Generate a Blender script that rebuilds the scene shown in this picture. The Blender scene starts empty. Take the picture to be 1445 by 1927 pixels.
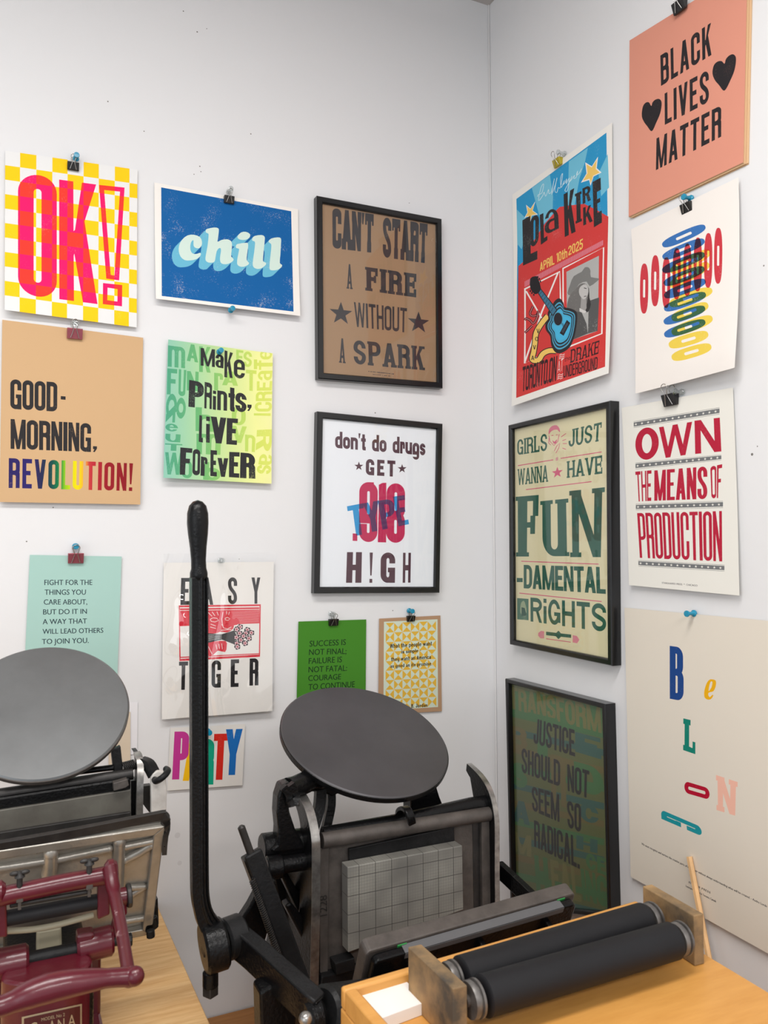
import bpy, bmesh, math, random
import numpy as np
from mathutils import Vector, Matrix
from mathutils.geometry import delaunay_2d_cdt

random.seed(7)
scene = bpy.context.scene
COL = scene.collection
PI = math.pi

# ------------------------------------------------------------------ camera
FPX, CXP, CYP = 1540.0, 722.5, 963.5            # focal length and centre in pixels of the 1445x1927 frame
CAM = Vector((-0.97121, -1.50077, 1.5))
YAW, PITCH, ROLL = 0.440603244, 0.0372390781, -0.00507423539
FW = Vector((math.sin(YAW)*math.cos(PITCH), math.cos(YAW)*math.cos(PITCH), math.sin(PITCH)))
_r = Vector((math.cos(YAW), -math.sin(YAW), 0)); _u = _r.cross(FW)
RT = math.cos(ROLL)*_r + math.sin(ROLL)*_u
UP = math.cos(ROLL)*_u - math.sin(ROLL)*_r
cd = bpy.data.cameras.new('camera'); cam = bpy.data.objects.new('camera', cd); COL.objects.link(cam)
m3 = Matrix((RT, UP, -FW)).transposed()
cam.matrix_world = Matrix.Translation(CAM) @ m3.to_4x4()
cd.sensor_fit = 'VERTICAL'; cd.sensor_height = 36; cd.lens = FPX/1927*36
cd.clip_start = 0.02
cd.dof.use_dof = True; cd.dof.focus_distance = 1.55; cd.dof.aperture_fstop = cd.lens/2.4
scene.camera = cam

# ------------------------------------------------------------------ world, lights, exposure
scene.view_settings.view_transform = 'Standard'; scene.view_settings.look = 'None'
scene.view_settings.exposure = 0.32; scene.view_settings.gamma = 1.0
scene.view_settings.use_curve_mapping = False
w = bpy.data.worlds.new('world'); scene.world = w; w.use_nodes = True
bg = w.node_tree.nodes['Background']; bg.inputs[0].default_value = (0.94, 0.97, 1.0, 1); bg.inputs[1].default_value = 0.67

def area(name, loc, aim, sx, sy, power, color):
    l = bpy.data.lights.new(name, 'AREA'); l.shape = 'RECTANGLE'; l.size = sx; l.size_y = sy
    l.energy = power; l.color = color
    o = bpy.data.objects.new(name, l); COL.objects.link(o); o.location = loc
    d = Vector(aim) - Vector(loc); o.rotation_euler = d.to_track_quat('-Z', 'Y').to_euler()
    o['category'] = 'light'; o['kind'] = 'helper'
    return o
# tall shop window behind and to the left of the camera, fluorescent panels under the ceiling
area('window_light', (-2.9, -2.6, 1.75), (-0.5, 0.0, 1.3), 1.8, 1.7, 14, (0.88, 0.94, 1.0))
area('ceiling_panel_light', (-1.15, -1.15, 2.62), (-1.15, -1.15, 0), 1.4, 0.3, 20, (1.0, 0.97, 0.94))
area('ceiling_panel_light', (-0.9, -2.9, 2.62), (-0.9, -2.9, 0), 1.4, 0.3, 30, (1.0, 0.97, 0.94))

# ------------------------------------------------------------------ pixel -> point helpers
def ray(px, py): return FPX*FW + (px-CXP)*RT - (py-CYP)*UP
def at(px, py, X=None, Y=None, Z=None, d=None):
    v = ray(px, py)
    if X is not None: t = (X-CAM.x)/v.x
    elif Y is not None: t = (Y-CAM.y)/v.y
    elif Z is not None: t = (Z-CAM.z)/v.z
    else: t = d/FPX
    return CAM + t*v
def atp(px, py, p, n):
    v = ray(px, py); return CAM + ((p-CAM).dot(n)/v.dot(n))*v
def K(px, py, Y): return at(px, py, Y=Y)
def depth(p): return (p-CAM).dot(FW)
def rp(npx, p): return npx*depth(p)/FPX         # size in metres of npx pixels at p

# ------------------------------------------------------------------ materials
def lin(c):
    c = c/255.0
    return c/12.92 if c <= 0.04045 else ((c+0.055)/1.055)**2.4
def L3(rgb): return (lin(rgb[0]), lin(rgb[1]), lin(rgb[2]), 1.0)
def mat(name, rgb, rough=0.5, metal=0.0, spec=0.5, var=0.0, vscale=30, bump=0.0, bscale=200, rgb2=None, stretch=None, coat=0.0):
    m = bpy.data.materials.new(name); m.use_nodes = True; nt = m.node_tree; N = nt.nodes; Lk = nt.links
    b = N['Principled BSDF']; b.inputs['Base Color'].default_value = L3(rgb)
    b.inputs['Roughness'].default_value = rough; b.inputs['Metallic'].default_value = metal
    b.inputs['Specular IOR Level'].default_value = spec; b.inputs['Coat Weight'].default_value = coat
    tc = N.new('ShaderNodeTexCoord'); src = tc.outputs['Object']
    if stretch:
        mp = N.new('ShaderNodeMapping'); mp.inputs['Scale'].default_value = stretch; Lk.new(src, mp.inputs['Vector']); src = mp.outputs[0]
    if var or rgb2:
        n = N.new('ShaderNodeTexNoise'); n.inputs['Scale'].default_value = vscale; n.inputs['Detail'].default_value = 6; n.inputs['Roughness'].default_value = 0.6
        Lk.new(src, n.inputs['Vector'])
        cr = N.new('ShaderNodeValToRGB'); cr.color_ramp.elements[0].position = 0.36; cr.color_ramp.elements[1].position = 0.66
        c2 = rgb2 or tuple(min(255, c*(1+var)) for c in rgb); c1 = rgb if rgb2 else tuple(c*(1-var) for c in rgb)
        cr.color_ramp.elements[0].color = L3(c1); cr.color_ramp.elements[1].color = L3(c2)
        Lk.new(n.outputs['Fac'], cr.inputs['Fac']); Lk.new(cr.outputs['Color'], b.inputs['Base Color'])
    if bump:
        n = N.new('ShaderNodeTexNoise'); n.inputs['Scale'].default_value = bscale; n.inputs['Detail'].default_value = 4
        Lk.new(tc.outputs['Object'], n.inputs['Vector'])
        bp = N.new('ShaderNodeBump'); bp.inputs['Strength'].default_value = bump; bp.inputs['Distance'].default_value = 0.002
        Lk.new(n.outputs['Fac'], bp.inputs['Height']); Lk.new(bp.outputs['Normal'], b.inputs['Normal'])
    return m
M = {}
M['enamel'] = mat('black_enamel', (14, 14, 15), 0.27, 0, 0.22, bump=0.35, bscale=260, var=0.15)
M['enamel_dull'] = mat('worn_black_enamel', (24, 24, 25), 0.42, 0, 0.24, bump=0.3, bscale=220, var=0.2)
M['steel'] = mat('bare_cast_steel', (84, 78, 74), 0.5, 0.3, 0.5, var=0.12, vscale=35, bump=0.15, bscale=300)
M['steel_dark'] = mat('dark_steel', (50, 48, 47), 0.45, 0.4, 0.5, var=0.15, vscale=40, bump=0.15)
M['polish'] = mat('polished_steel', (176, 173, 169), 0.28, 0.85, 0.5, rgb2=(126, 123, 120), vscale=60)
M['disc_dark'] = mat('dark_disc_metal', (83, 81, 83), 0.42, 0.5, 0.5, var=0.05, vscale=9)
M['disc_light'] = mat('light_disc_metal', (118, 120, 121), 0.36, 0.7, 0.5, var=0.05, vscale=9)
M['silver'] = mat('silver_paint', (178, 174, 166), 0.36, 0.5, 0.5, rgb2=(156, 151, 142), vscale=25, bump=0.2, bscale=220)
M['olive'] = mat('grey_bed_metal', (110, 108, 100), 0.45, 0.3, 0.5, rgb2=(88, 84, 78), vscale=16)
M['red'] = mat('oxblood_paint', (78, 10, 25), 0.3, 0, 0.5, rgb2=(88, 13, 30), vscale=18, bump=0.12, bscale=160, coat=0.2)
M['chip'] = mat('chipped_red_paint', (82, 12, 27), 0.32, 0, 0.5, rgb2=(176, 148, 146), vscale=70)
_e = [n for n in M['chip'].node_tree.nodes if n.type == 'VALTORGB'][0].color_ramp.elements; _e[0].position = .60; _e[1].position = .68
M['rubber'] = mat('black_rubber', (23, 23, 26), 0.58, 0, 0.3, var=0.04, vscale=20)
M['truck'] = mat('worn_truck_metal', (126, 123, 120), 0.4, 0.6, 0.5, rgb2=(92, 89, 87), vscale=60)
M['whitepaint'] = mat('cracked_white_paint', (212, 208, 202), 0.6, 0, 0.4, rgb2=(196, 190, 184), vscale=45, bump=0.4, bscale=120)
M['pine'] = mat('pine_bench', (228, 188, 132), 0.5, 0, 0.4, rgb2=(206, 158, 100), vscale=9, stretch=(1.2, 14, 14))
M['tablewood'] = mat('brown_table', (170, 118, 66), 0.55, 0, 0.4, rgb2=(150, 100, 55), vscale=9, stretch=(1.2, 12, 12))
M['boxwood'] = mat('honey_wood', (214, 156, 82), 0.42, 0, 0.4, rgb2=(202, 143, 70), vscale=7, stretch=(1.5, 9, 9))
M['boardwood'] = mat('ink_stained_board', (166, 134, 92), 0.65, 0, 0.3, rgb2=(74, 68, 60), vscale=16)
M['stick'] = mat('bare_pencil_wood', (226, 184, 134), 0.6, 0, 0.3, var=0.05)
M['paperwhite'] = mat('white_paper', (238, 236, 233), 0.8, 0, 0.2)
M['cream'] = mat('cream_paint', (150, 143, 122), 0.5, 0, 0.4)
M['frame'] = mat('black_frame_gloss', (18, 18, 19), 0.22, 0, 0.5)
M['kraft_edge'] = mat('tan_paper_edge', (222, 186, 146), 0.85, 0, 0.1)
M['wire'] = mat('nickel_wire', (178, 176, 172), 0.25, 0.95, 0.5)
M['clip_black'] = mat('clip_black', (20, 19, 20), 0.3, 0, 0.5)
M['clip_rose'] = mat('clip_rose', (160, 86, 96), 0.32, 0.4, 0.5)
M['clip_gold'] = mat('clip_gold', (190, 172, 50), 0.3, 0.5, 0.5)
M['pin_blue'] = mat('pin_blue', (20, 138, 172), 0.25, 0, 0.5)
M['green_tape'] = mat('green_tape', (48, 140, 70), 0.6, 0, 0.3)
M['grey_tape'] = mat('grey_tape', (92, 92, 94), 0.55, 0, 0.4)
M['floor'] = mat('floor_concrete', (120, 116, 110), 0.7, 0, 0.3, var=0.08, vscale=5)
M['ceiling'] = mat('ceiling_paint', (190, 186, 184), 0.9, 0, 0.2)

def glass_like(name, gloss_rough, f0, tint=(1, 1, 1)):
    m = bpy.data.materials.new(name); m.use_nodes = True; nt = m.node_tree; nt.nodes.clear()
    o = nt.nodes.new('ShaderNodeOutputMaterial'); mx = nt.nodes.new('ShaderNodeMixShader')
    t = nt.nodes.new('ShaderNodeBsdfTransparent'); t.inputs[0].default_value = (*tint, 1)
    g = nt.nodes.new('ShaderNodeBsdfGlossy'); g.inputs['Roughness'].default_value = gloss_rough
    lw = nt.nodes.new('ShaderNodeFresnel'); lw.inputs['IOR'].default_value = f0
    geo = nt.nodes.new('ShaderNodeNewGeometry'); io = nt.nodes.new('ShaderNodeMix'); io.inputs['A'].default_value = f0; io.inputs['B'].default_value = 1/f0
    nt.links.new(geo.outputs['Backfacing'], io.inputs['Factor']); nt.links.new(io.outputs['Result'], lw.inputs['IOR'])
    nt.links.new(lw.outputs[0], mx.inputs[0]); nt.links.new(t.outputs[0], mx.inputs[1]); nt.links.new(g.outputs[0], mx.inputs[2])
    nt.links.new(mx.outputs[0], o.inputs[0]); return m
M['glass'] = glass_like('picture_glass', 0.02, 1.36, (1, 1, 1))
M['sleeve'] = glass_like('plastic_film', 0.06, 1.9)
M['pin_clear'] = glass_like('clear_plastic', 0.05, 1.9, (0.86, 0.88, 0.88))

def wall_material(name, rgb, spots):
    m = mat(name, rgb, 0.7, 0, 0.25, bump=0.12, bscale=45)
    nt = m.node_tree; N = nt.nodes; Lk = nt.links; b = N['Principled BSDF']
    geo = N.new('ShaderNodeNewGeometry'); prev = None
    for p, r, c in spots:
        d = N.new('ShaderNodeVectorMath'); d.operation = 'DISTANCE'; d.inputs[1].default_value = p
        Lk.new(geo.outputs['Position'], d.inputs[0])
        l = N.new('ShaderNodeMath'); l.operation = 'LESS_THAN'; l.inputs[1].default_value = r; Lk.new(d.outputs['Value'], l.inputs[0])
        mx = N.new('ShaderNodeMix'); mx.data_type = 'RGBA'; mx.inputs['B'].default_value = L3(c)
        if prev is None: mx.inputs['A'].default_value = L3(rgb)
        else: Lk.new(prev, mx.inputs['A'])
        Lk.new(l.outputs[0], mx.inputs['Factor']); prev = mx.outputs['Result']
    if prev is not None: Lk.new(prev, b.inputs['Base Color'])
    return m
GREY = (120, 116, 112)
M['wall_b'] = wall_material('white_wall_paint_back', (226, 226, 227), [(at(x, y, Y=0), r*.75, GREY) for x, y, r in
    [(203, 191, .0016), (271, 247, .0014), (472, 252, .0016), (376, 313, .0016), (378, 323, .0013), (345, 21, .0016), (371, 60, .0018), (389, 54, .0012), (450, 1052, .001),
     (50, 1019, .0016), (706, 777, .0018), (365, 328, .0012), (770, 382, .0012), (739, 1149, .0014), (100, 955, .0014)]] + [(at(334, 1572, Y=0), .005, (214, 213, 214)), (at(338, 1624, Y=0), .004, (215, 214, 215))])
M['wall_r'] = wall_material('white_wall_paint_right', (226, 226, 227), [(at(x, y, X=0), r, GREY) for x, y, r in
    [(1415, 855, .002), (1437, 500, .0012), (1425, 840, .001)]])
# ------------------------------------------------------------------ object helpers
def tag(o, label, cat, group=None, kind=None):
    o['label'] = label; o['category'] = cat
    if group: o['group'] = group
    if kind: o['kind'] = kind
    return o
def empty(name, loc, label=None, cat=None, group=None):
    o = bpy.data.objects.new(name, None); COL.objects.link(o); o.location = loc; o.empty_display_size = 0.05
    if label: tag(o, label, cat, group)
    return o
def link(name, bm, m, parent=None, smooth=35, bevel=0, seg=2):
    me = bpy.data.meshes.new(name)
    bmesh.ops.recalc_face_normals(bm, faces=bm.faces)
    org = Vector((0, 0, 0))
    if parent is None:
        xs = [v.co for v in bm.verts]
        lo = Vector((min(c.x for c in xs), min(c.y for c in xs), min(c.z for c in xs))); hi = Vector((max(c.x for c in xs), max(c.y for c in xs), max(c.z for c in xs)))
        org = Vector(((lo.x+hi.x)/2, (lo.y+hi.y)/2, lo.z))
    else: org = parent.matrix_world.translation if parent.parent is None else ORG[parent.name]
    for v in bm.verts: v.co -= org
    bm.to_mesh(me); bm.free()
    o = bpy.data.objects.new(name, me); COL.objects.link(o)
    for mm in (m if isinstance(m, (list, tuple)) else [m]): me.materials.append(mm)
    if parent is None: o.location = org; ORG[o.name] = org
    else: o.parent = parent; ORG[o.name] = org
    if bevel:
        b = o.modifiers.new('bevel', 'BEVEL'); b.width = bevel; b.segments = seg; b.limit_method = 'ANGLE'; b.angle_limit = math.radians(35)
    if smooth:
        for p in me.polygons: p.use_smooth = True
        me.set_sharp_from_angle(angle=math.radians(smooth))
    return o
ORG = {}
def root(name, loc, label, cat, group=None):
    o = empty(name, loc, label, cat, group); bpy.context.view_layer.update(); ORG[o.name] = Vector(loc); return o
def nb(): return bmesh.new()
def quadbox(bm, c, ax, ay, az):
    """box about c with half-axes ax, ay, az"""
    vs = [bm.verts.new(c + sx*ax + sy*ay + sz*az) for sx in (-1, 1) for sy in (-1, 1) for sz in (-1, 1)]
    for f in ((0, 1, 3, 2), (4, 6, 7, 5), (0, 4, 5, 1), (2, 3, 7, 6), (0, 2, 6, 4), (1, 5, 7, 3)): bm.faces.new([vs[i] for i in f])
def box(bm, x0, x1, y0, y1, z0, z1):
    quadbox(bm, Vector(((x0+x1)/2, (y0+y1)/2, (z0+z1)/2)), Vector(((x1-x0)/2, 0, 0)), Vector((0, (y1-y0)/2, 0)), Vector((0, 0, (z1-z0)/2)))
def prism(bm, pts, ext):
    a = [bm.verts.new(Vector(p)) for p in pts]; b = [bm.verts.new(Vector(p) + Vector(ext)) for p in pts]; n = len(pts)
    bm.faces.new(a); bm.faces.new(b[::-1])
    for i in range(n): bm.faces.new((a[i], b[i], b[(i+1) % n], a[(i+1) % n]))
def pprism(bm, px, Y, dy):
    """outline given in pixels, standing in the plane y = Y, dy thick towards the wall"""
    prism(bm, [K(x, y, Y) for x, y in px], (0, dy, 0))
def frame_of(t, ref):
    t = t.normalized(); a = ref - ref.dot(t)*t
    if a.length < 1e-6: a = Vector((1, 0, 0)) - t.x*t
    a.normalize(); return a, t.cross(a)
def sweep(bm, path, sect, ref=Vector((0, 0, 1)), caps=True):
    """sect: function i -> list of (u, v) offsets"""
    rings = []; n = len(path)
    for i, p in enumerate(path):
        t = (path[min(i+1, n-1)] - path[max(i-1, 0)])
        a, b = frame_of(t, ref)
        rings.append([bm.verts.new(p + u*a + v*b) for u, v in sect(i)])
    m = len(rings[0])
    for i in range(n-1):
        for j in range(m): bm.faces.new((rings[i][j], rings[i][(j+1) % m], rings[i+1][(j+1) % m], rings[i+1][j]))
    if caps:
        bm.faces.new(rings[0][::-1]); bm.faces.new(rings[-1])
def tube(bm, path, r, n=16, ref=Vector((0.13, 0.31, 0.94)), caps=True):
    path = [Vector(p) for p in path]
    rr = r if isinstance(r, (list, tuple)) else [r]*len(path)
    sweep(bm, path, lambda i: [(rr[i]*math.cos(2*PI*k/n), rr[i]*math.sin(2*PI*k/n)) for k in range(n)], ref, caps)
def bar(bm, path, wu, wv, ref=Vector((0, 0, 1))):
    path = [Vector(p) for p in path]
    W = wu if isinstance(wu, (list, tuple)) else [wu]*len(path)
    sweep(bm, path, lambda i: [(-W[i]/2, -wv/2), (W[i]/2, -wv/2), (W[i]/2, wv/2), (-W[i]/2, wv/2)], ref)
def lathe(bm, c, axis, prof, n=32):
    """prof: list of (distance along axis, radius)"""
    a, b = frame_of(Vector(axis), Vector((0.1, 0.2, 0.97))); ax = Vector(axis).normalized(); rings = []
    for d, r in prof:
        if r < 1e-7: rings.append([bm.verts.new(c + d*ax)])
        else: rings.append([bm.verts.new(c + d*ax + r*(math.cos(2*PI*k/n)*a + math.sin(2*PI*k/n)*b)) for k in range(n)])
    for A, B in zip(rings, rings[1:]):
        for k in range(n):
            q = [A[k % len(A)], A[(k+1) % len(A)], B[(k+1) % len(B)], B[k % len(B)]]
            u = []
            for v in q:
                if v not in u: u.append(v)
            if len(u) > 2: bm.faces.new(u)
    for Rg, fl in ((rings[0], 1), (rings[-1], 0)):
        if len(Rg) > 1: bm.faces.new(Rg[::-1] if fl else Rg)
def ball(bm, c, r, sc=(1, 1, 1), n=14):
    bmesh.ops.create_uvsphere(bm, u_segments=n, v_segments=n//2+2, radius=1, matrix=Matrix.Translation(c) @ Matrix.Diagonal((r*sc[0], r*sc[1], r*sc[2], 1)))
def smooth_path(pts, k=6):
    pts = [Vector(p) for p in pts]; out = []
    for i in range(len(pts)-1):
        p0 = pts[max(i-1, 0)]; p1 = pts[i]; p2 = pts[i+1]; p3 = pts[min(i+2, len(pts)-1)]
        for j in range(k):
            t = j/k
            out.append(0.5*((2*p1) + (p2-p0)*t + (2*p0-5*p1+4*p2-p3)*t*t + (3*p1-p0-3*p2+p3)*t**3))
    out.append(pts[-1]); return out
def coil(bm, a, b, r, turns, wire, n=10):
    a, b = Vector(a), Vector(b); u, v = frame_of(b-a, Vector((0.2, 0.9, 0.1))); N = turns*n
    tube(bm, [a + (b-a)*i/N + r*(math.cos(2*PI*i/n)*u + math.sin(2*PI*i/n)*v) for i in range(N+1)], wire, 5)

# ------------------------------------------------------------------ wood-type letters drawn as outlines
def rect(x0, y0, x1, y1): return [(x0, y0), (x1, y0), (x1, y1), (x0, y1)]
def rrect(x0, y0, x1, y1, rx, ry, c=('bl', 'br', 'tr', 'tl'), n=9):
    rx = max(0, min(rx, (x1-x0)/2)) if len(c) > 1 and ('bl' in c and 'br' in c or 'tl' in c and 'tr' in c) else max(0, min(rx, x1-x0))
    ry = max(0, min(ry, (y1-y0)/2)) if ('bl' in c and 'tl' in c or 'br' in c and 'tr' in c) else max(0, min(ry, y1-y0))
    out = []
    for name, cx, cy, a0 in (('bl', x0, y0, 180), ('br', x1, y0, 270), ('tr', x1, y1, 0), ('tl', x0, y1, 90)):
        if name in c and rx > 0 and ry > 0:
            ox = cx + (rx if 'l' in name else -rx); oy = cy + (ry if 'b' in name else -ry)
            for k in range(n+1):
                a = math.radians(a0 + 90*k/n); out.append((ox + rx*math.cos(a), oy + ry*math.sin(a)))
        else: out.append((cx, cy))
    return out
TOP = ('tl', 'tr'); BOT = ('bl', 'br'); RGT = ('br', 'tr'); LFT = ('bl', 'tl')
def bez(p0, p1, p2, p3, n=10):
    return [((1-t)**3*p0[0]+3*(1-t)**2*t*p1[0]+3*(1-t)*t*t*p2[0]+t**3*p3[0], (1-t)**3*p0[1]+3*(1-t)**2*t*p1[1]+3*(1-t)*t*t*p2[1]+t**3*p3[1]) for t in [i/n for i in range(n+1)]]
def pen(path, sx, sy, w=None):
    """ops of a stroke with an elliptical pen"""
    n = len(path); Lp = []; Rp = []
    for i, p in enumerate(path):
        q0 = path[max(i-1, 0)]; q1 = path[min(i+1, n-1)]
        tx, ty = q1[0]-q0[0], q1[1]-q0[1]; l = math.hypot(tx, ty) or 1; nx, ny = -ty/l, tx/l
        k = w[i] if w else 1
        Lp.append((p[0]+nx*sx/2*k, p[1]+ny*sy/2*k)); Rp.append((p[0]-nx*sx/2*k, p[1]-ny*sy/2*k))
    return [('+', [Lp[i], Lp[i+1], Rp[i+1], Rp[i]]) for i in range(n-1)]
def arc(cx, cy, rx, ry, a0, a1, n=12): return [(cx+rx*math.cos(math.radians(a0+(a1-a0)*i/n)), cy+ry*math.sin(math.radians(a0+(a1-a0)*i/n))) for i in range(n+1)]
def S_ops(w, h, s, t, st):
    rx = (w-s)/2; ry = min(0.24*h, rx*1.25) if not st.get('round') else 0.25*h-t/4
    m = h*0.5
    p = [(w-s/2, h*0.68)] + arc(w/2, h-t/2-ry, rx, ry, 0, 180) + bez((s/2, h-t/2-ry-0.02*h), (s/2, m+0.0*h), (w-s/2, m+0.0*h), (w-s/2, t/2+ry+0.02*h)) + arc(w/2, t/2+ry, rx, ry, 0, -180) + [(s/2, h*0.32)]
    return pen(p, s, max(t, s*0.75))
def glyph(ch, w, h, s, t, st):
    """list of ('+' | '-', polygon) in a box w x h; s stem width, t bar height"""
    O = []; A = lambda p: O.append(('+', p)); D = lambda p: O.append(('-', p))
    r = w/2; ry = h/2 if st.get('round') else min(h/2, r*st.get('ryk', 1.0)); ri = (w-2*s)/2; rj = max(ry-t, ri*0.9) if not st.get('round') else h/2-t
    slab = []                                               # (x0, x1, y, direction)
    def ring(x0, y0, x1, y1, c=None, ci=None):
        rr_ = (x1-x0)/2; yy = min((y1-y0)/2, rr_*st.get('ryk', 1.0)) if not st.get('round') else (y1-y0)/2
        A(rrect(x0, y0, x1, y1, rr_, yy) if c is None else rrect(x0, y0, x1, y1, rr_, yy, c))
        a = (x1-x0-2*s)/2; b = max(yy-t, a*0.9)
        D(rrect(x0+s, y0+t, x1-s, y1-t, a, b) if c is None else rrect(x0+s, y0+t, x1-s, y1-t, a, b, c))
    xh = st.get('xh', 0.7); H = xh*h
    if ch in 'O0Q':
        ring(0, 0, w, h)
        if ch == 'Q': A([(w*.5, h*.22), (w*.7, h*.22), (w, -h*.06), (w*.8, -h*.06)])
    elif ch in 'CG':
        ring(0, 0, w, h)
        if ch == 'C': D(rect(w/2, h*.39, w+s, h*.62))
        else:
            D(rect(w/2, h*.5, w+s, h*.64)); A(rect(w*.5, h*.5-t*.85, w, h*.5)); A(rect(w-s, 0 if not st.get('round') else t*.6, w, h*.5))
            if st.get('round'): D(rect(w*2, 0, w*2+1, 1))
    elif ch == 'D':
        A(rrect(0, 0, w, h, r, ry, RGT)); D(rrect(s, t, w-s, h-t, ri, rj, RGT)); slab += [(0, s, 0, 1), (0, s, h, -1)]
    elif ch == 'B':
        m = h*.52; A(rrect(0, m-t/2, w*.96, h, r*.9, ry*.8, RGT)); A(rrect(0, 0, w, m+t/2, r*.9, ry*.8, RGT))
        D(rrect(s, m+t/2, w*.96-s, h-t, ri, ri, RGT)); D(rrect(s, t, w-s, m-t/2, ri, ri, RGT)); slab += [(0, s, 0, 1), (0, s, h, -1)]
    elif ch in 'PR':
        m = h*(.40 if ch == 'P' else .44)
        A(rrect(0, m, w, h, r*.95, ry*.9, RGT)); D(rrect(s, m+t, w-s, h-t, ri, ri, RGT)); A(rect(0, 0, s, h))
        if ch == 'R':
            if st.get('straight'): A([(w*.42, m+t*.5), (w*.42+s, m+t*.5), (w, 0), (w-s*1.05, 0)])
            else: A(rrect(s*.5, 0, w, m+t, r*.7, ry*.6, ('tr',))); D(rrect(s, -.1, w-s, m, ri, ri, ('tr',))); 
            slab += [(w-s, w, 0, 1)]
        slab += [(0, s, 0, 1), (0, s, h, -1)]
    elif ch == 'S': O += S_ops(w, h, s, t, st)
    elif ch in 'AV':
        f = (lambda y: y) if ch == 'A' else (lambda y: h-y)
        a = s*.52
        A([(0, f(0)), (s, f(0)), (w/2+a, f(h)), (w/2-a, f(h))]); A([(w-s, f(0)), (w, f(0)), (w/2+a, f(h)), (w/2-a, f(h))])
        if ch == 'A':
            y0 = h*.2; y1 = y0+t*.9; k = (w/2-a)/h; A([(k*y0, y0), (w-k*y0, y0), (w-k*y1, y1), (k*y1, y1)])
            slab += [(0, s, 0, 1), (w-s, w, 0, 1)]
        else: slab += [(0, s, h, -1), (w-s, w, h, -1)]
    elif ch == 'W':
        q = s*.86; a = q*.5
        for x0, x1 in ((0, w*.27), (w*.5-a, w*.27), (w*.5-a, w*.73-a+a), (w-q, w*.73)):
            A([(x0, h), (x0+q, h), (x1+a, 0), (x1-a, 0)])
        slab += [(0, q, h, -1), (w-q, w, h, -1)]
    elif ch == 'M':
        q = s*.92; A(rect(0, 0, q, h)); A(rect(w-q, 0, w, h)); b = h*.0
        A([(0, h), (q*1.05, h), (w/2+q*.4, b), (w/2-q*.4, b)]); A([(w-q*1.05, h), (w, h), (w/2+q*.4, b), (w/2-q*.4, b)])
        slab += [(0, q, 0, 1), (w-q, w, 0, 1), (0, q, h, -1), (w-q, w, h, -1)]
    elif ch == 'N':
        q = s*.88; A(rect(0, 0, q, h)); A(rect(w-q, 0, w, h)); A([(0, h), (q*1.1, h), (w, 0), (w-q*1.1, 0)])
        slab += [(0, q, 0, 1), (w-q, w, h, -1), (0, q, h, -1)]
    elif ch in 'Kk':
        Hh = h; A(rect(0, 0, s, Hh)); e = s*1.02; T_ = Hh if ch == 'K' else H
        A([(s*.9, T_*.34), (s*.9, T_*.34+s*.9), (w-e, T_), (w, T_)]); A([(w*.5-e*.5, T_*.56), (w*.5+e*.45, T_*.68), (w, 0), (w-e, 0)])
        slab += [(0, s, 0, 1), (0, s, Hh, -1), (w-s, w, 0, 1), (w-s, w, T_, -1)]
    elif ch == 'X': A([(0, 0), (s, 0), (w, h), (w-s, h)]); A([(0, h), (s, h), (w, 0), (w-s, 0)])
    elif ch == 'Y':
        a = s/2; A(rect(w/2-a, 0, w/2+a, h*.5)); A([(w/2-a, h*.36), (w/2+a, h*.36), (w/2+a*.6, h*.52), (s, h), (0, h), (w/2-a, h*.45)]); A([(w/2-a, h*.36), (w/2+a, h*.36), (w/2+a, h*.45), (w, h), (w-s, h), (w/2-a*.6, h*.52)])
        slab += [(w/2-a, w/2+a, 0, 1), (0, s, h, -1), (w-s, w, h, -1)]
    elif ch in 'EF':
        A(rect(0, 0, s, h)); A(rect(0, h-t, w, h)); tm = st.get('tm', t); A(rect(0, h*.52-tm/2, w*.86, h*.52+tm/2)); slab += [(0, s, 0, 1), (0, s, h, -1)]
        if ch == 'E': A(rect(0, 0, w, t))
        if 'slab' in st:
            q = st['e']*s; A(rect(w-s*.55, h*.66, w, h)); A(rect(w*.86-s*.5, h*.37, w*.86, h*.67))
            if ch == 'E': A(rect(w-s*.55, 0, w, h*.34))
    elif ch == 'H': A(rect(0, 0, s, h)); A(rect(w-s, 0, w, h)); A(rect(0, h*.5-t/2, w, h*.5+t/2)); slab += [(0, s, 0, 1), (w-s, w, 0, 1), (0, s, h, -1), (w-s, w, h, -1)]
    elif ch == 'I': A(rect(0, 0, w, h)); slab += [(0, w, 0, 1), (0, w, h, -1)]
    elif ch == 'L':
        A(rect(0, 0, s, h)); A(rect(0, 0, w, t)); slab += [(0, s, h, -1), (0, s, 0, 1)]
        if 'slab' in st: A(rect(w-s*.6, 0, w, h*.36))
    elif ch == 'T':
        A(rect(0, h-t, w, h)); A(rect(w/2-s/2, 0, w/2+s/2, h)); slab += [(w/2-s/2, w/2+s/2, 0, 1)]
        if 'slab' in st: A(rect(0, h-max(t*1.25, h*.3), s*.5, h)); A(rect(w-s*.5, h-max(t*1.25, h*.3), w, h))
    elif ch in 'UJ':
        A(rrect(0, 0, w, h, r, ry, BOT)); D(rrect(s, t, w-s, h+1, ri, rj, BOT))
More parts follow.
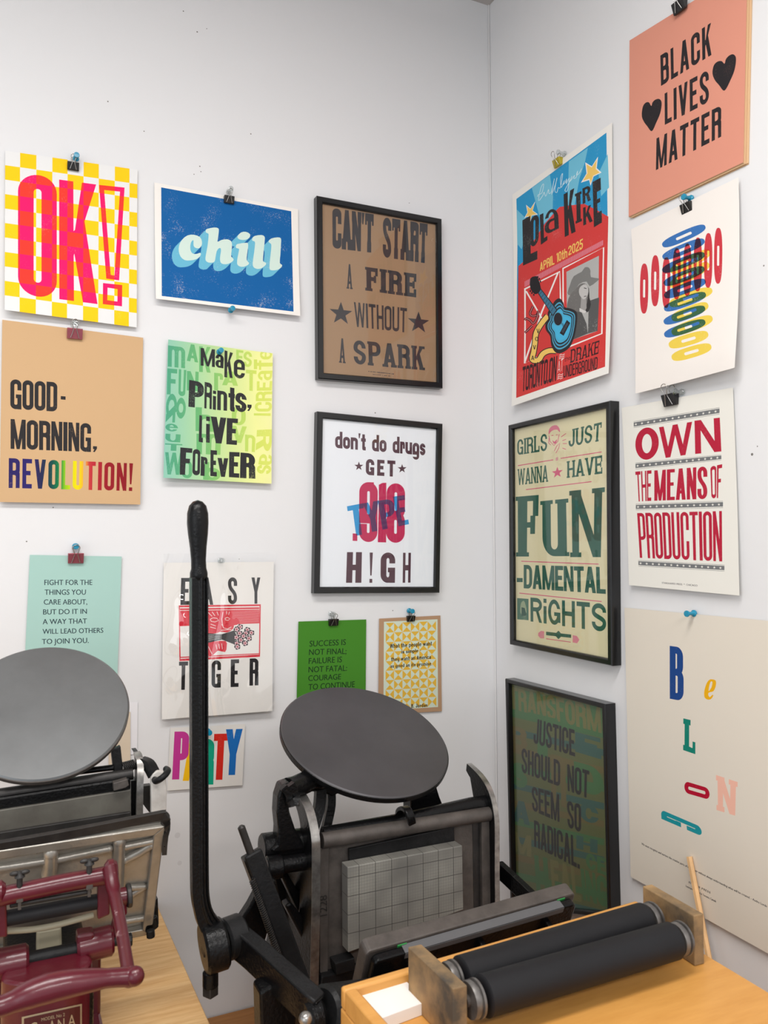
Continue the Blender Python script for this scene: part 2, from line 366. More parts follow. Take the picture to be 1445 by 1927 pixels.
        if ch == 'J': D(rect(-.1, h*.36, w-s, h+1)); slab += [(w-s, w, h, -1)]
        else: slab += [(0, s, h, -1), (w-s, w, h, -1)]
    elif ch == 'Z': A(rect(0, 0, w, t)); A(rect(0, h-t, w, h)); A([(0, t*.5), (s*1.1, t*.5), (w, h-t*.5), (w-s*1.1, h-t*.5)])
    elif ch == '1': A(rect(w-s, 0, w, h)); A([(0, h*.80), (w-s*.5, h*.84), (w-s*.5, h), (w*.5, h)])
    elif ch == '2': O += pen([(s/2, h*.70)] + arc(w/2, h-t/2-min(.25*h, (w-s)/2*1.2), (w-s)/2, min(.25*h, (w-s)/2*1.2), 180, 0) + bez((w-s/2, h*.62), (w-s/2, h*.42), (s/2, h*.36), (s/2, t*.4)), s, max(t, s*.6)); A(rect(0, 0, w, t))
    elif ch == '5': A(rect(w*.05, h-t, w*.95, h)); A(rect(w*.05, h*.48, w*.05+s, h)); A(rrect(w*.05, 0, w, h*.64, r, ry, RGT)); D(rrect(-.1, t, w-s, h*.64-t, ri, ri, RGT)); A(rrect(0, 0, w*.5, h*.3, s*.6, s*.6, ('bl',))); D(rect(s, t, w*.55, h*.3)); D(rect(-.1, h*.3, w*.05, h*.48))
    elif ch in '98':
        m = h*.46
        if ch == '8': ring(0, 0, w, m+t/2); A(rrect(0, m-t/2, w, h, r, ry)); D(rrect(s, m+t/2, w-s, h-t, ri, ri)); D(rrect(s, t, w-s, m-t/2, ri, ri))
        else: ring(0, 0, w, h); A(rrect(0, m-t, w-s*.5, h, r, ry, ('bl', 'tl'))); D(rrect(s, m, w-s, h-t, ri, ri)); D(rect(-.1, h*.3, w-s, m-t)); A(rrect(s*.5, m-t, w*.8, m, r*.2, t*.2, ()))
    elif ch == '!':
        A([(0, h), (w, h), (w*.72, h*.24), (w*.28, h*.24)]); A(rect(w*.05, 0, w*.95, max(h*.13, 0.02)))
    elif ch == '.': A(rect(0, 0, w, st.get('dot', t)))
    elif ch == ',': A(rect(0, 0, w, t)); A([(w, 0), (w, t*.4), (0, -t*.95), (0, -t*.6)])
    elif ch == "'": A([(0, h), (w, h), (w*.6, h*.70), (w*.2, h*.70)])
    elif ch == '-': A(rect(0, h*.42, w, h*.42+t))
    elif ch == '&':
        O += pen(arc(w*.45, h*.76, w*.28, h*.19, -60, 300, 22) , s*.8, t*.8); O += pen(arc(w*.42, h*.26, w*.36, h*.22, 60, 330, 20), s*.8, t*.8)
        A([(w*.2, h*.62), (w*.2+s, h*.62), (w, 0), (w-s, 0)]); A(rect(w*.62, h*.34, w, h*.34+t*.8))
    # lowercase
    elif ch == 'a':
        A(rrect(0, H*.45, w, H, r, ry, TOP)); D(rrect(s, H*.3, w-s, H-t, ri, ri, TOP)); D(rect(-.1, H*.4, s+.001, H*.68)); A(rect(w-s, 0, w, H*.62))
        A(rrect(0, 0, w-s*.3, H*.58, r*.9, r*.9, LFT)); D(rrect(s, t*.9, w-s, H*.58-t*.9, ri, ri, LFT))
    elif ch == 'e': ring(0, 0, w, H); D(rect(w/2, H*.30, w+.2, H*.46)); A(rect(s*.6, H*.46, w, H*.46+t*.8))
    elif ch == 'c': ring(0, 0, w, H); D(rect(w/2, H*.38, w+.2, H*.63))
    elif ch == 'o': ring(0, 0, w, H)
    elif ch == 'd': ring(0, 0, w, H); A(rect(w-s, 0, w, h))
    elif ch == 'b': ring(0, 0, w, H); A(rect(0, 0, s, h))
    elif ch == 'p': ring(0, 0, w, H); A(rect(0, -h*.28, s, H))
    elif ch in 'gy':
        if ch == 'g': ring(0, 0, w, H)
        else: A(rrect(0, 0, w, H, r, ry, BOT)); D(rrect(s, t, w-s, H+1, ri, rj, BOT))
        A(rrect(0, -h*.3, w, H*.6, r, ry, BOT)); D(rrect(s if ch == 'g' else -.1, -h*.3+t, w-s, H*.6, ri, ri, BOT)); 
        if ch == 'g': A(rrect(0, 0, w, H*.55, r, ry, BOT)); D(rrect(s, t, w-s, H*.6, ri, ri, BOT)); D(rect(-.1, -h*.13, w-s, -h*.001))
        else: A(rrect(0, 0, w, H*.7, r, ry, BOT)); D(rrect(s, t, w-s, H+1, ri, rj, BOT)); D(rect(-.1, -h*.16, w-s, -.001*h))
    elif ch in 'nhm':
        A(rect(0, 0, s, h if ch == 'h' else H))
        if ch == 'm':
            m2 = w/2+s/2; A(rrect(s*.5, 0, m2, H, r*.6, r*.6, ('tr',))); D(rrect(s, -.1, m2-s, H-t, r*.3, r*.3, TOP)); A(rrect(m2-s, 0, w, H, r*.6, r*.6, ('tr',))); D(rrect(m2, -.1, w-s, H-t, r*.3, r*.3, TOP))
        else: A(rrect(s*.5, 0, w, H, r*.9, r*.9, ('tr',))); D(rrect(s, -.1, w-s, H-t, ri, ri, TOP)); A(rect(0, 0, s, H))
    elif ch == 'u': A(rrect(0, 0, w, H, r, ry, ('bl',))); D(rrect(s, t, w-s, H+1, ri, ri, BOT)); A(rect(w-s, 0, w, H)); slab += [(0, s, H, -1), (w-s, w, 0, 1), (w-s, w, H, -1)]
    elif ch == 'r': A(rect(0, 0, s, H)); A(rrect(s*.5, H-t*2.1, w, H, w*.3, t, ('tr',))); D(rect(s, H-t*2.2, w-s*.8, H-t))
    elif ch == 't': A(rect(w*.25, t*.4, w*.25+s, h*.96)); A(rect(0, H-t, w, H)); A(rrect(w*.25, 0, w, t*1.1, s*.5, t*.6, ('bl',)))
    elif ch == 'f': A(rect(w*.25, 0, w*.25+s, h*.9)); A(rect(0, H-t, w, H)); A(rrect(w*.25, h-t*1.6, w, h, s*.5, t*.6, ('tl',)))
    elif ch == 'i': A(rect(0, 0, w, H)); A(rect(0, h-max(t, w*.7), w, h))
    elif ch == 'l': A(rect(0, 0, w, h))
    elif ch == 's': O += S_ops(w, H, s, t, st)
    elif ch == 'v': A([(0, H), (s, H), (w/2+s*.5, 0), (w/2-s*.5, 0)]); A([(w-s, H), (w, H), (w/2+s*.5, 0), (w/2-s*.5, 0)])
    elif ch == 'w':
        q = s*.85; a = q*.5
        for x0, x1 in ((0, w*.27), (w*.5-a, w*.27), (w*.5-a, w*.73), (w-q, w*.73)): A([(x0, H), (x0+q, H), (x1+a, 0), (x1-a, 0)])
    if 'slab' in st and slab:
        q = st['e']*s
        for x0, x1, y, d in slab: A(rect(x0-q, y if d > 0 else y-st['slab'], x1+q, y+st['slab'] if d > 0 else y))
    return O
WID = {'M': 1.32, 'W': 1.5, 'L': .84, 'E': .88, 'F': .85, 'T': .98, 'J': .85, 'I': 0, 'i': 0, 'l': 0, '.': 0, ',': 0, '!': 0, "'": -.8, '-': .5, ' ': .5, 't': .66, 'r': .72, 'f': .62, 'm': 1.42, 'w': 1.35, '1': .6, 'A': 1.06, 'V': 1.05, 'Y': 1.05, 'a': .9, 's': .85, '&': 1.1}
def text_ops(txt, aspect, st):
    """letters laid in a box aspect x 1; returns list of glyphs, each a list of ops"""
    stem = st.get('s', .34); gap = st.get('gap', .1); wid = {**WID, **st.get('wid', {})}
    ws = []
    for c in txt:
        k = wid.get(c, 1.0); ws.append(stem*1.05 if k == 0 else (-k*stem if k < 0 else k))
    U = aspect/(sum(ws) + gap*(len(txt)-1)); out = []; x = 0.0
    for c, k in zip(txt, ws):
        if c != ' ':
            g = glyph(c, k*U, 1.0, min(stem*U, k*U), st.get('t', .17), st)
            out.append([(sg, [(px_+x, py_) for px_, py_ in p]) for sg, p in g])
        x += (k+gap)*U
    return out

_fcache = {}
def font_polys(txt):
    """triangles of the plain round-hand sans text, cap height 1, starting at x 0; returns polys and width"""
    if txt in _fcache: return _fcache[txt]
    def tri(body):
        c = bpy.data.curves.new('t', 'FONT'); c.body = body; c.resolution_u = 3; o = bpy.data.objects.new('t', c); COL.objects.link(o)
        dg = bpy.context.evaluated_depsgraph_get(); me = o.evaluated_get(dg).to_mesh()
        r = [[(me.vertices[i].co.x, me.vertices[i].co.y) for i in p.vertices] for p in me.polygons]
        bpy.data.objects.remove(o); bpy.data.curves.remove(c); return r
    if 'H' not in _fcache: _fcache['H'] = (None, None, max(y for p in tri('H') for _, y in p))
    ch = _fcache['H'][2]; r = tri(txt); x0 = min(x for p in r for x, _ in p); x1 = max(x for p in r for x, _ in p)
    _fcache[txt] = ([[((x-x0)/ch, y/ch) for x, y in p] for p in r], (x1-x0)/ch); return _fcache[txt]

# ------------------------------------------------------------------ printed sheets: one mesh, each triangle takes the ink that lies on it
def print_material():
    m = bpy.data.materials.new('printed_paper'); m.use_nodes = True; nt = m.node_tree; N = nt.nodes; Lk = nt.links; b = N['Principled BSDF']
    b.inputs['Roughness'].default_value = 0.72; b.inputs['Specular IOR Level'].default_value = 0.25
    a1 = N.new('ShaderNodeAttribute'); a1.attribute_name = 'ink'; a2 = N.new('ShaderNodeAttribute'); a2.attribute_name = 'stock'
    tc = N.new('ShaderNodeTexCoord'); n = N.new('ShaderNodeTexNoise'); n.inputs['Scale'].default_value = 420; n.inputs['Detail'].default_value = 5; n.inputs['Roughness'].default_value = .7
    n2 = N.new('ShaderNodeTexNoise'); n2.inputs['Scale'].default_value = 28; n2.inputs['Detail'].default_value = 2
    Lk.new(tc.outputs['Object'], n.inputs['Vector']); Lk.new(tc.outputs['Object'], n2.inputs['Vector'])
    ad = N.new('ShaderNodeMath'); ad.operation = 'MULTIPLY_ADD'; ad.inputs[1].default_value = .55; Lk.new(n2.outputs['Fac'], ad.inputs[0]); Lk.new(n.outputs['Fac'], ad.inputs[2])
    mr = N.new('ShaderNodeMapRange'); mr.inputs['From Min'].default_value = .88; mr.inputs['From Max'].default_value = 1.06; Lk.new(ad.outputs[0], mr.inputs['Value'])
    mu = N.new('ShaderNodeMath'); mu.operation = 'MULTIPLY'; Lk.new(mr.outputs[0], mu.inputs[0]); Lk.new(a1.outputs['Alpha'], mu.inputs[1])
    mx = N.new('ShaderNodeMix'); mx.data_type = 'RGBA'; Lk.new(mu.outputs[0], mx.inputs['Factor']); Lk.new(a1.outputs['Color'], mx.inputs['A']); Lk.new(a2.outputs['Color'], mx.inputs['B'])
    Lk.new(mx.outputs['Result'], b.inputs['Base Color'])
    return m
M['print'] = print_material()

class Sheet:
    """a printed sheet on wall 'L' (back wall, y = 0) or 'R' (right wall, x = 0); art is given in pixels of a crop of the photograph (scale, x0, y0)"""
    def __init__(s, wall, crop, corners, stock, off=.004, bow=None, grid=0):
        s.wall, s.crop, s.off, s.bow, s.stock = wall, crop, off, bow, stock
        s.layers = []                                        # (ops in wall coords, colour or function, mode, wear)
        s.q = None; s.q = [s.w(x, y, flat=True) for x, y in corners]
        s.lo = (min(p[0] for p in s.q), min(p[1] for p in s.q)); s.hi = (max(p[0] for p in s.q), max(p[1] for p in s.q))
        s.q = [s.w(x, y) for x, y in corners]
        s.grid = grid
    def offset(s, p):
        if s.bow is None or s.q is None: return s.off
        u = (p[0]-s.lo[0])/(s.hi[0]-s.lo[0]); v = (s.hi[1]-p[1])/(s.hi[1]-s.lo[1])
        return s.off + s.bow(max(0, min(1, u)), max(0, min(1, v)))
    def w(s, x, y, flat=False):
        x = x/s.crop[0]+s.crop[1]; y = y/s.crop[0]+s.crop[2]; o = s.off
        for it in range(1 if (flat or s.bow is None) else 6):
            if s.wall == 'L': P = at(x, y, Y=-o); p = (P.x*1000, P.z*1000)
            else: P = at(x, y, X=-o); p = (-P.y*1000, P.z*1000)
            if not flat and s.bow and hasattr(s, 'lo'): o = s.offset(p)
        return p
    def point(s, p, extra=0):
        o = s.offset(p)+extra
        return Vector((p[0]/1000, -o, p[1]/1000)) if s.wall == 'L' else Vector((-o, -p[0]/1000, p[1]/1000))
    def at(s, x, y, extra=0): return s.point(s.w(x, y), extra)
    def poly(s, pts, col, mode='over', wear=0, hole=None, sm=0):
        if sm: pts = closed_curve(pts, sm)
        ops = [('+', [s.w(*p) for p in pts])]
        for h in (hole or []): ops.append(('-', [s.w(*p) for p in (closed_curve(h, sm) if sm else h)]))
        s.layers.append((ops, col, mode, wear))
    def quad_ops(s, ops_list, q, col, mode, wear, sx=1.0):
        a, b, c, d = [s.w(*p) for p in q]                     # TL TR BR BL
        def f(x, y):
            x /= sx; return tuple((1-x)*(1-y)*d[i] + x*(1-y)*c[i] + x*y*b[i] + (1-x)*y*a[i] for i in (0, 1))
        for g in ops_list: s.layers.append(([(sg, [f(*p) for p in pl]) for sg, pl in g], col, mode, wear))
    def text(self, txt, q, col, mode='over', wear=.5, **st):
        a, b, c, d = [self.w(*p) for p in q]; asp = (math.dist(a, b)+math.dist(d, c))/(math.dist(a, d)+math.dist(b, c))
        self.quad_ops(text_ops(txt, asp, st), q, col, mode, wear, asp)
    def type(s, txt, q, col, bold=0):
        polys, wd = font_polys(txt); s.quad_ops([[('+', p) for p in polys]], q, col, 'over', 0, wd)
        if bold:
            for dx in (-bold, bold): s.quad_ops([[('+', [(x+dx, y) for x, y in p]) for p in polys]], q, col, 'over', 0, wd)
    def stroke(s, pts, col, wpx, mode='over', sm=0, wear=0):
        if sm: pts = [tuple(p[:2]) for p in smooth_path([(x, y, 0) for x, y in pts], sm)]
        s.layers.append(([(o, [s.w(*p) for p in pl]) for o, pl in pen([tuple(p) for p in pts], wpx, wpx)], col, mode, wear))
    def star(s, x, y, r, col, ry=None, rot=0, skew=0, wear=0):
        ry = ry or r
        pts = [(x + (r if k % 2 == 0 else r*.4)*math.sin(math.radians(36*k+rot)), y - (ry if k % 2 == 0 else ry*.4)*math.cos(math.radians(36*k+rot)) + skew*(r if k % 2 == 0 else r*.4)*math.sin(math.radians(36*k+rot))) for k in range(10)]
        s.poly(pts, col, wear=wear)
    def build(s, name, parent=None, stockfn=None):
        V = []; E_ = []; F = []; info = []
        def add(poly, li, oi):
            # drop repeated points
            pp = []
            for p in poly:
                if not pp or math.dist(p, pp[-1]) > .02: pp.append(p)
            if len(pp) > 1 and math.dist(pp[0], pp[-1]) < .02: pp.pop()
            if len(pp) < 3: return
            if sum(p[0]*q[1]-q[0]*p[1] for p, q in zip(pp, pp[1:]+pp[:1])) < 0: pp.reverse()
            b = len(V); V.extend(Vector(p) for p in pp); F.append(pp); n_ = len(pp); E_.extend((b+i, b+(i+1) % n_) for i in range(n_)); info.append((li, oi))
        base_q = s.q
        if s.grid: base_q = [tuple(a[i]+(b[i]-a[i])*k/s.grid for i in (0, 1)) for a, b in zip(s.q, s.q[1:]+s.q[:1]) for k in range(s.grid)]
        add(base_q, -1, 0)
        for li, (ops, c, m, wr) in enumerate(s.layers):
            for oi, (sg, p) in enumerate(ops): add(p, li, oi)
        if s.grid:
            g = s.grid; x0, y0 = s.lo; x1, y1 = s.hi
            for i in range(1, g):
                for j in range(1, g): V.append(Vector((x0+(x1-x0)*i/g+.013*j, y0+(y1-y0)*j/g+.017*i)))
        vo, eo, fo, ov, oe, of = delaunay_2d_cdt(V, E_, [], 0, 1e-4, False)
        P2 = np.array([(v.x, v.y) for v in vo]); T3 = np.array([f for f in fo if len(f) == 3]); fo = T3.tolist()
        tri = P2[T3]; cen = tri.mean(1); area2 = np.abs(np.cross(tri[:, 1]-tri[:, 0], tri[:, 2]-tri[:, 0]))
        okt = area2 > 1e-5; of = [[] for _ in fo]
        order = np.argsort(cen[:, 0]); xs_ = cen[order, 0]
        for fi, pp in enumerate(F):
            q = np.array(pp); lo_, hi_ = q.min(0), q.max(0)
            c_ = order[np.searchsorted(xs_, lo_[0]):np.searchsorted(xs_, hi_[0])]; c_ = c_[(cen[c_, 1] >= lo_[1]) & (cen[c_, 1] <= hi_[1])]
            if not len(c_): continue
            X, Y = cen[c_, 0], cen[c_, 1]; wn = np.zeros(len(c_), int)
            for (x0, y0), (x1, y1) in zip(pp, pp[1:]+pp[:1]):
                sd = (x1-x0)*(Y-y0)-(X-x0)*(y1-y0)
                wn += ((y0 <= Y) & (y1 > Y) & (sd > 0)).astype(int) - ((y0 > Y) & (y1 <= Y) & (sd < 0)).astype(int)
            for k in c_[wn != 0]: of[k].append(fi)
        me = bpy.data.meshes.new(name)
        keep = []; cols = []
        for f, ids, ok_ in zip(fo, of, okt):
            if not ok_: continue
            lay = {}
            base = False
            for i in ids:
                li, oi = info[i]
                if li < 0: base = True
                elif li not in lay or oi > lay[li]: lay[li] = oi
            if not base: continue
            act = [li for li in sorted(lay) if s.layers[li][0][lay[li]][0] == '+']
            cs = []
            for vi in f:
                p = (vo[vi].x, vo[vi].y)
                st = stockfn(s.uv(p)) if stockfn else s.stock
                c = st; wr = 0
                for li in act:
                    k = s.layers[li][1]; mode = s.layers[li][2]
                    if callable(k): k = k(s.uv(p))
                    if mode == 'mul': c = tuple(a*b_/255. for a, b_ in zip(c, k))
                    elif mode == 'mulx':                     # ink whose overprint tone is given
                        c = k[1] if c != st else k[0]
                    else: c = k
                    wr = s.layers[li][3]
                cs.append((c, wr, st))
            keep.append(list(f)); cols.append(cs)
        org = s.point(((s.lo[0]+s.hi[0])/2, s.lo[1])) if parent is None else ORG[parent.name]
        me.from_pydata([s.point((v.x, v.y)) - org for v in vo], [], keep)
        at_ = me.color_attributes.new('ink', 'FLOAT_COLOR', 'CORNER'); at2 = me.color_attributes.new('stock', 'FLOAT_COLOR', 'CORNER')
        li = 0
        for cs in cols:
            for c, wr, st in cs:
                at_.data[li].color = (lin(c[0]), lin(c[1]), lin(c[2]), wr); at2.data[li].color = L3(st); li += 1
        me.materials.append(M['print'])
        bm = bmesh.new(); bm.from_mesh(me); loose = [v for v in bm.verts if not v.link_faces]; bmesh.ops.delete(bm, geom=loose, context='VERTS'); bm.to_mesh(me); bm.free()
        o = bpy.data.objects.new(name, me); COL.objects.link(o)
        if parent is None: o.location = org
        else: o.parent = parent
        ORG[o.name] = org
        if s.bow:
            for p in me.polygons: p.use_smooth = True
            nr = []
            for v in me.vertices:
                c_ = v.co + org; q = (c_.x*1000, c_.z*1000) if s.wall == 'L' else (-c_.y*1000, c_.z*1000)
                gx = (s.offset((q[0]+1, q[1])) - s.offset((q[0]-1, q[1])))/.002; gz = (s.offset((q[0], q[1]+1)) - s.offset((q[0], q[1]-1)))/.002
                nr.append(Vector((-gx, -1, -gz)).normalized() if s.wall == 'L' else Vector((-1, gx, -gz)).normalized())
            me.normals_split_custom_set_from_vertices(nr)
        return o
    def uv(s, p): return ((p[0]-s.lo[0])/(s.hi[0]-s.lo[0]), (s.hi[1]-p[1])/(s.hi[1]-s.lo[1]))
def closed_curve(pts, k):
    n = len(pts); out = []
    for i in range(n):
        p0, p1, p2, p3 = [pts[(i+j) % n] for j in (-1, 0, 1, 2)]
        for j in range(k):
            t = j/k; out.append(tuple(.5*(2*p1[a]+(p2[a]-p0[a])*t+(2*p0[a]-5*p1[a]+4*p2[a]-p3[a])*t*t+(3*p1[a]-p0[a]-3*p2[a]+p3[a])*t**3) for a in (0, 1)))
    return out
def ramp(stops):
    def f(uv):
        u = uv[0]
        for (a, c), (b, d) in zip(stops, stops[1:]):
            if u <= b: k = max(0, min(1, (u-a)/(b-a))); return tuple(c[i]*(1-k)+d[i]*k for i in range(3))
        return stops[-1][1]
    return f
# ------------------------------------------------------------------ the setting
def struct(name, bm, m, bevel=0):
    o = link(name, bm, m, None, smooth=0, bevel=bevel); o['kind'] = 'structure'; o['category'] = name.split('_')[0]; return o
ZC = 2.688
bm = nb(); box(bm, -3.6, 0.12, 0.0, 0.12, 0, ZC); o = struct('wall_back', bm, M['wall_b']); o['label'] = 'white painted wall hung with posters behind the two presses'
bm = nb(); box(bm, 0.0, 0.12, -4.2, 0.0, 0, ZC); o = struct('wall_right', bm, M['wall_r']); o['label'] = 'white painted wall with the hanging concert and justice posters'
bm = nb(); box(bm, -3.6, 0.12, -4.2, 0.12, -0.08, 0); o = struct('floor', bm, M['floor']); o['label'] = 'grey floor of the print shop'
bm = nb(); box(bm, -3.6, 0.12, -4.2, 0.12, ZC, ZC+.08); o = struct('ceiling', bm, M['ceiling']); o['label'] = 'pale ceiling above the corner'
bm = nb(); tube(bm, [(-.002, -.002, .0), (-.002, -.002, ZC)], .0013, 8); o = struct('trim_1', bm, mat('corner_caulk', (232, 231, 230), .6)); o['label'] = 'uneven caulk line running down the corner of the walls'

# ------------------------------------------------------------------ posters
BLK = (42, 40, 42)
GOTH = dict(s=.36, t=.15, gap=.10)
G_POSTER = 'letterpress posters hung on the walls'; G_FRAME = 'framed letterpress posters'
def hang(sh, name, label, stockfn=None):
    o = sh.build(name, stockfn=stockfn); return tag(o, label, 'poster', G_POSTER)
def soft(amt, p=2): return lambda u, v: amt*(v**p)

# --- OK!
c = (5.161, 0, 270)
P = Sheet('L', c, [(50, 70), (1335, 255), (1328, 1787), (45, 1615)], (229, 229, 228), .004, lambda u, v: .012*v*v*(1-.6*u), 8)
us = (0, .113, .236, .357, .472, .593, .708, .829, .94, 1.0)
def okp(u, v): return ((50+1285*u)*(1-v)+(45+1283*u)*v, (70+185*u)*(1-v)+(1615+172*u)*v)
for i in range(9):
    for j in range(11):
        if (i+j) % 2:
            P.poly([okp(us[i], j/11), okp(us[i+1], j/11), okp(us[i+1], (j+1)/11), okp(us[i], (j+1)/11)], (250, 202, 6), wear=.1)
PINK = ((252, 12, 104), (236, 56, 42))
P.text('O', [(175, 290), (552, 322), (552, 1512), (175, 1462)], PINK, 'mulx', .12, s=.40, t=.115)
P.text('K', [(574, 350), (934, 398), (947, 1560), (576, 1512)], PINK, 'mulx', .12, s=.38, t=.115)
P.poly([(962, 402), (1210, 428), (1157, 1330), (1032, 1312)], PINK, 'mulx', .12, hole=[[(1012, 452), (1165, 468), (1112, 1282), (1075, 1276)]])
P.poly([(1000, 1355), (1187, 1375), (1185, 1582), (998, 1560)], PINK, 'mulx', .12, hole=[[(1045, 1400), (1142, 1415), (1140, 1535), (1042, 1522)]])
S_OK = P; hang(P, 'poster', 'yellow and white checked poster with OK! in big pink letters')

# --- chill
c = (4.516, 270, 320)
P = Sheet('L', c, [(92, 105), (1313, 332), (1332, 1240), (105, 1093)], (238, 234, 228), .004, lambda u, v: .010*v*v, 8)
P.poly([(150, 147), (1255, 350), (1275, 1203), (155, 1070)], (4, 92, 158), wear=.45)
CH = [[(497, 610), (480, 570), (430, 550), (375, 555), (330, 590), (303, 640), (300, 690), (315, 735), (350, 765), (395, 768), (440, 760), (475, 740), (488, 715), (480, 703), (455, 712), (425, 712), (405, 695), (397, 660), (402, 620), (415, 598), (425, 600), (425, 640), (440, 660), (470, 665), (492, 645)],
 [(540, 500), (600, 488), (635, 495), (640, 520), (632, 585), (630, 610), (660, 595), (710, 588), (745, 605), (752, 640), (748, 690), (745, 735), (765, 755), (758, 775), (720, 797), (680, 800), (655, 785), (650, 745), (658, 690), (655, 665), (640, 665), (622, 690), (612, 740), (605, 775), (585, 787), (550, 785), (527, 765), (530, 720), (545, 640), (553, 560), (550, 540), (530, 530), (530, 512)],
 [(785, 645), (800, 628), (870, 618), (888, 625), (888, 660), (880, 720), (877, 765), (897, 790), (885, 808), (850, 822), (815, 818), (795, 795), (800, 740), (812, 680), (808, 668), (788, 662)],
 [(800, 560), (830, 530), (870, 525), (905, 545), (900, 575), (865, 593), (825, 592), (803, 580)],
 [(925, 580), (945, 560), (1000, 552), (1028, 565), (1030, 600), (1020, 700), (1015, 765), (1022, 780), (1042, 790), (1035, 810), (1000, 835), (965, 840), (935, 825), (928, 790), (940, 700), (948, 620), (940, 605), (925, 600)],
 [(1063, 605), (1085, 582), (1140, 572), (1168, 582), (1168, 630), (1163, 720), (1158, 790), (1177, 805), (1172, 825), (1145, 845), (1110, 852), (1080, 850), (1070, 830), (1075, 760), (1085, 670), (1085, 630), (1070, 618)]]
CH = [closed_curve(p, 2) for p in CH]
ops = []
dx, dy = -58, 58
for p in CH:
    ops.append(('+', [P.w(x+dx, y+dy) for x, y in p]))
    for a, b in zip(p, p[1:]+p[:1]): ops.append(('+', [P.w(*q) for q in (a, b, (b[0]+dx, b[1]+dy), (a[0]+dx, a[1]+dy))]))
P.layers.append((ops, (104, 182, 208), 'over', .3))
for p in CH: P.poly(p, (206, 226, 216), wear=.1)
S_CH = P; hang(P, 'poster', 'blue poster with chill in fat pale script letters')

# --- good-morning, revolution!
c = (5.161, 0, 590)
P = Sheet('L', c, [(22, 60), (1390, 235), (1362, 1855), (-5, 1830)], (204, 168, 126), .004, lambda u, v: .006*v*v, 6)
P.text('GOOD', [(100, 637), (557, 668), (555, 953), (100, 926)], BLK, wear=.25, **GOTH)
P.poly([(590, 801), (637, 806), (637, 838), (590, 834)], BLK)
P.text('MORNING', [(103, 1024), (885, 1068), (883, 1345), (103, 1314)], BLK, wear=.25, s=.36, t=.15, gap=.09)
P.poly([(903, 1288), (942, 1290), (942, 1312), (920, 1346), (903, 1342), (917, 1320), (903, 1316)], BLK)
RB = ramp([(.06, (38, 28, 92)), (.2, (44, 32, 104)), (.27, (34, 34, 78)), (.34, (14, 66, 70)), (.40, (0, 128, 66)), (.425, (40, 150, 40)), (.44, (140, 196, 20)), (.49, (214, 214, 0)), (.53, (244, 214, 0)), (.565, (238, 178, 40)), (.59, (226, 130, 60)), (.61, (190, 44, 56)), (.66, (178, 34, 48)), (.72, (150, 20, 34)), (1, (128, 14, 26))])
P.text('REVOLUTION!', [(86, 1404), (1292, 1455), (1285, 1724), (84, 1694)], RB, wear=.2, s=.36, t=.15, gap=.24)
S_GM = P; hang(P, 'poster', 'tan poster reading GOOD-MORNING, REVOLUTION! with rainbow last line')

# --- make prints, live forever
c = (6.021, 290, 620)
MPB = lambda u, v: .004 + .012*(v-.15)**2*(1.0-u*.5) + .008*(u-.5)**2
P = Sheet('L', c, [(160, 113), (1345, 270), (1330, 1748), (105, 1680)], (180, 208, 160), .003, MPB, 10)
GRAD = ramp([(0, (140, 196, 176)), (.3, (168, 210, 160)), (.6, (206, 224, 150)), (.85, (236, 238, 156)), (1, (236, 236, 166))])
GR2 = ramp([(0, (76, 158, 128)), (.3, (104, 176, 112)), (.6, (162, 204, 104)), (.85, (208, 220, 100)), (1, (216, 224, 108))])
for t_, q in [('m', [(158, 180), (352, 205), (350, 440), (155, 420)]), ('A', [(372, 160), (500, 180), (498, 375), (370, 355)]), ('F', [(150, 440), (262, 450), (255, 745), (145, 735)]), ('U', [(280, 450), (365, 460), (350, 760), (275, 750)]),
        ('N', [(372, 470), (505, 480), (500, 700), (370, 690)]), ('K', [(510, 190), (640, 200), (640, 490), (510, 480)]), ('e', [(130, 1060), (270, 1075), (268, 1160), (128, 1150)]), ('&', [(360, 760), (350, 1060), (130, 1050), (150, 740)]),
        ('W', [(125, 1390), (330, 1400), (320, 1650), (115, 1640)]), ('E', [(930, 230), (1010, 240), (1010, 400), (930, 390)]), ('S', [(1015, 245), (1110, 255), (1105, 430), (1010, 420)]), ('A', [(770, 470), (960, 480), (950, 640), (770, 630)]),
        ('T', [(1040, 455), (1160, 465), (1155, 700), (1040, 690)]), ('R', [(1335, 1130), (1330, 1380), (1150, 1370), (1165, 1140)]), ('O', [(880, 880), (1040, 890), (1035, 1090), (880, 1080)]), ('h', [(470, 880), (690, 890), (680, 1160), (470, 1150)]),
        ('m', [(480, 1180), (760, 1190), (750, 1420), (480, 1410)]), ('I', [(1320, 950), (1320, 980), (1130, 975), (1130, 950)]), ('T', [(1130, 340), (1130, 450), (1350, 450), (1350, 340)]), ('a', [(1345, 1420), (1340, 1540), (1180, 1530), (1200, 1410)]),
        ('s', [(1330, 1540), (1320, 1640), (1160, 1630), (1170, 1530)]), ('u', [(130, 1180), (300, 1190), (295, 1280), (125, 1270)]), ('T', [(125, 1290), (320, 1300), (315, 1380), (122, 1370)]), ('O', [(320, 1480), (430, 1490), (430, 1690), (310, 1680)]),
        ('b', [(560, 1500), (760, 1510), (750, 1720), (555, 1700)]), ('V', [(880, 1090), (1050, 1100), (1040, 1290), (880, 1280)]), ('r', [(680, 490), (780, 500), (780, 700), (680, 690)]), ('n', [(1030, 1190), (1150, 1200), (1140, 1390), (1030, 1380)])]:
    P.text(t_, q, GR2, wear=.55, s=.32, t=.17, xh=1.0 if t_ in 'meausnr' else .7, straight=1)
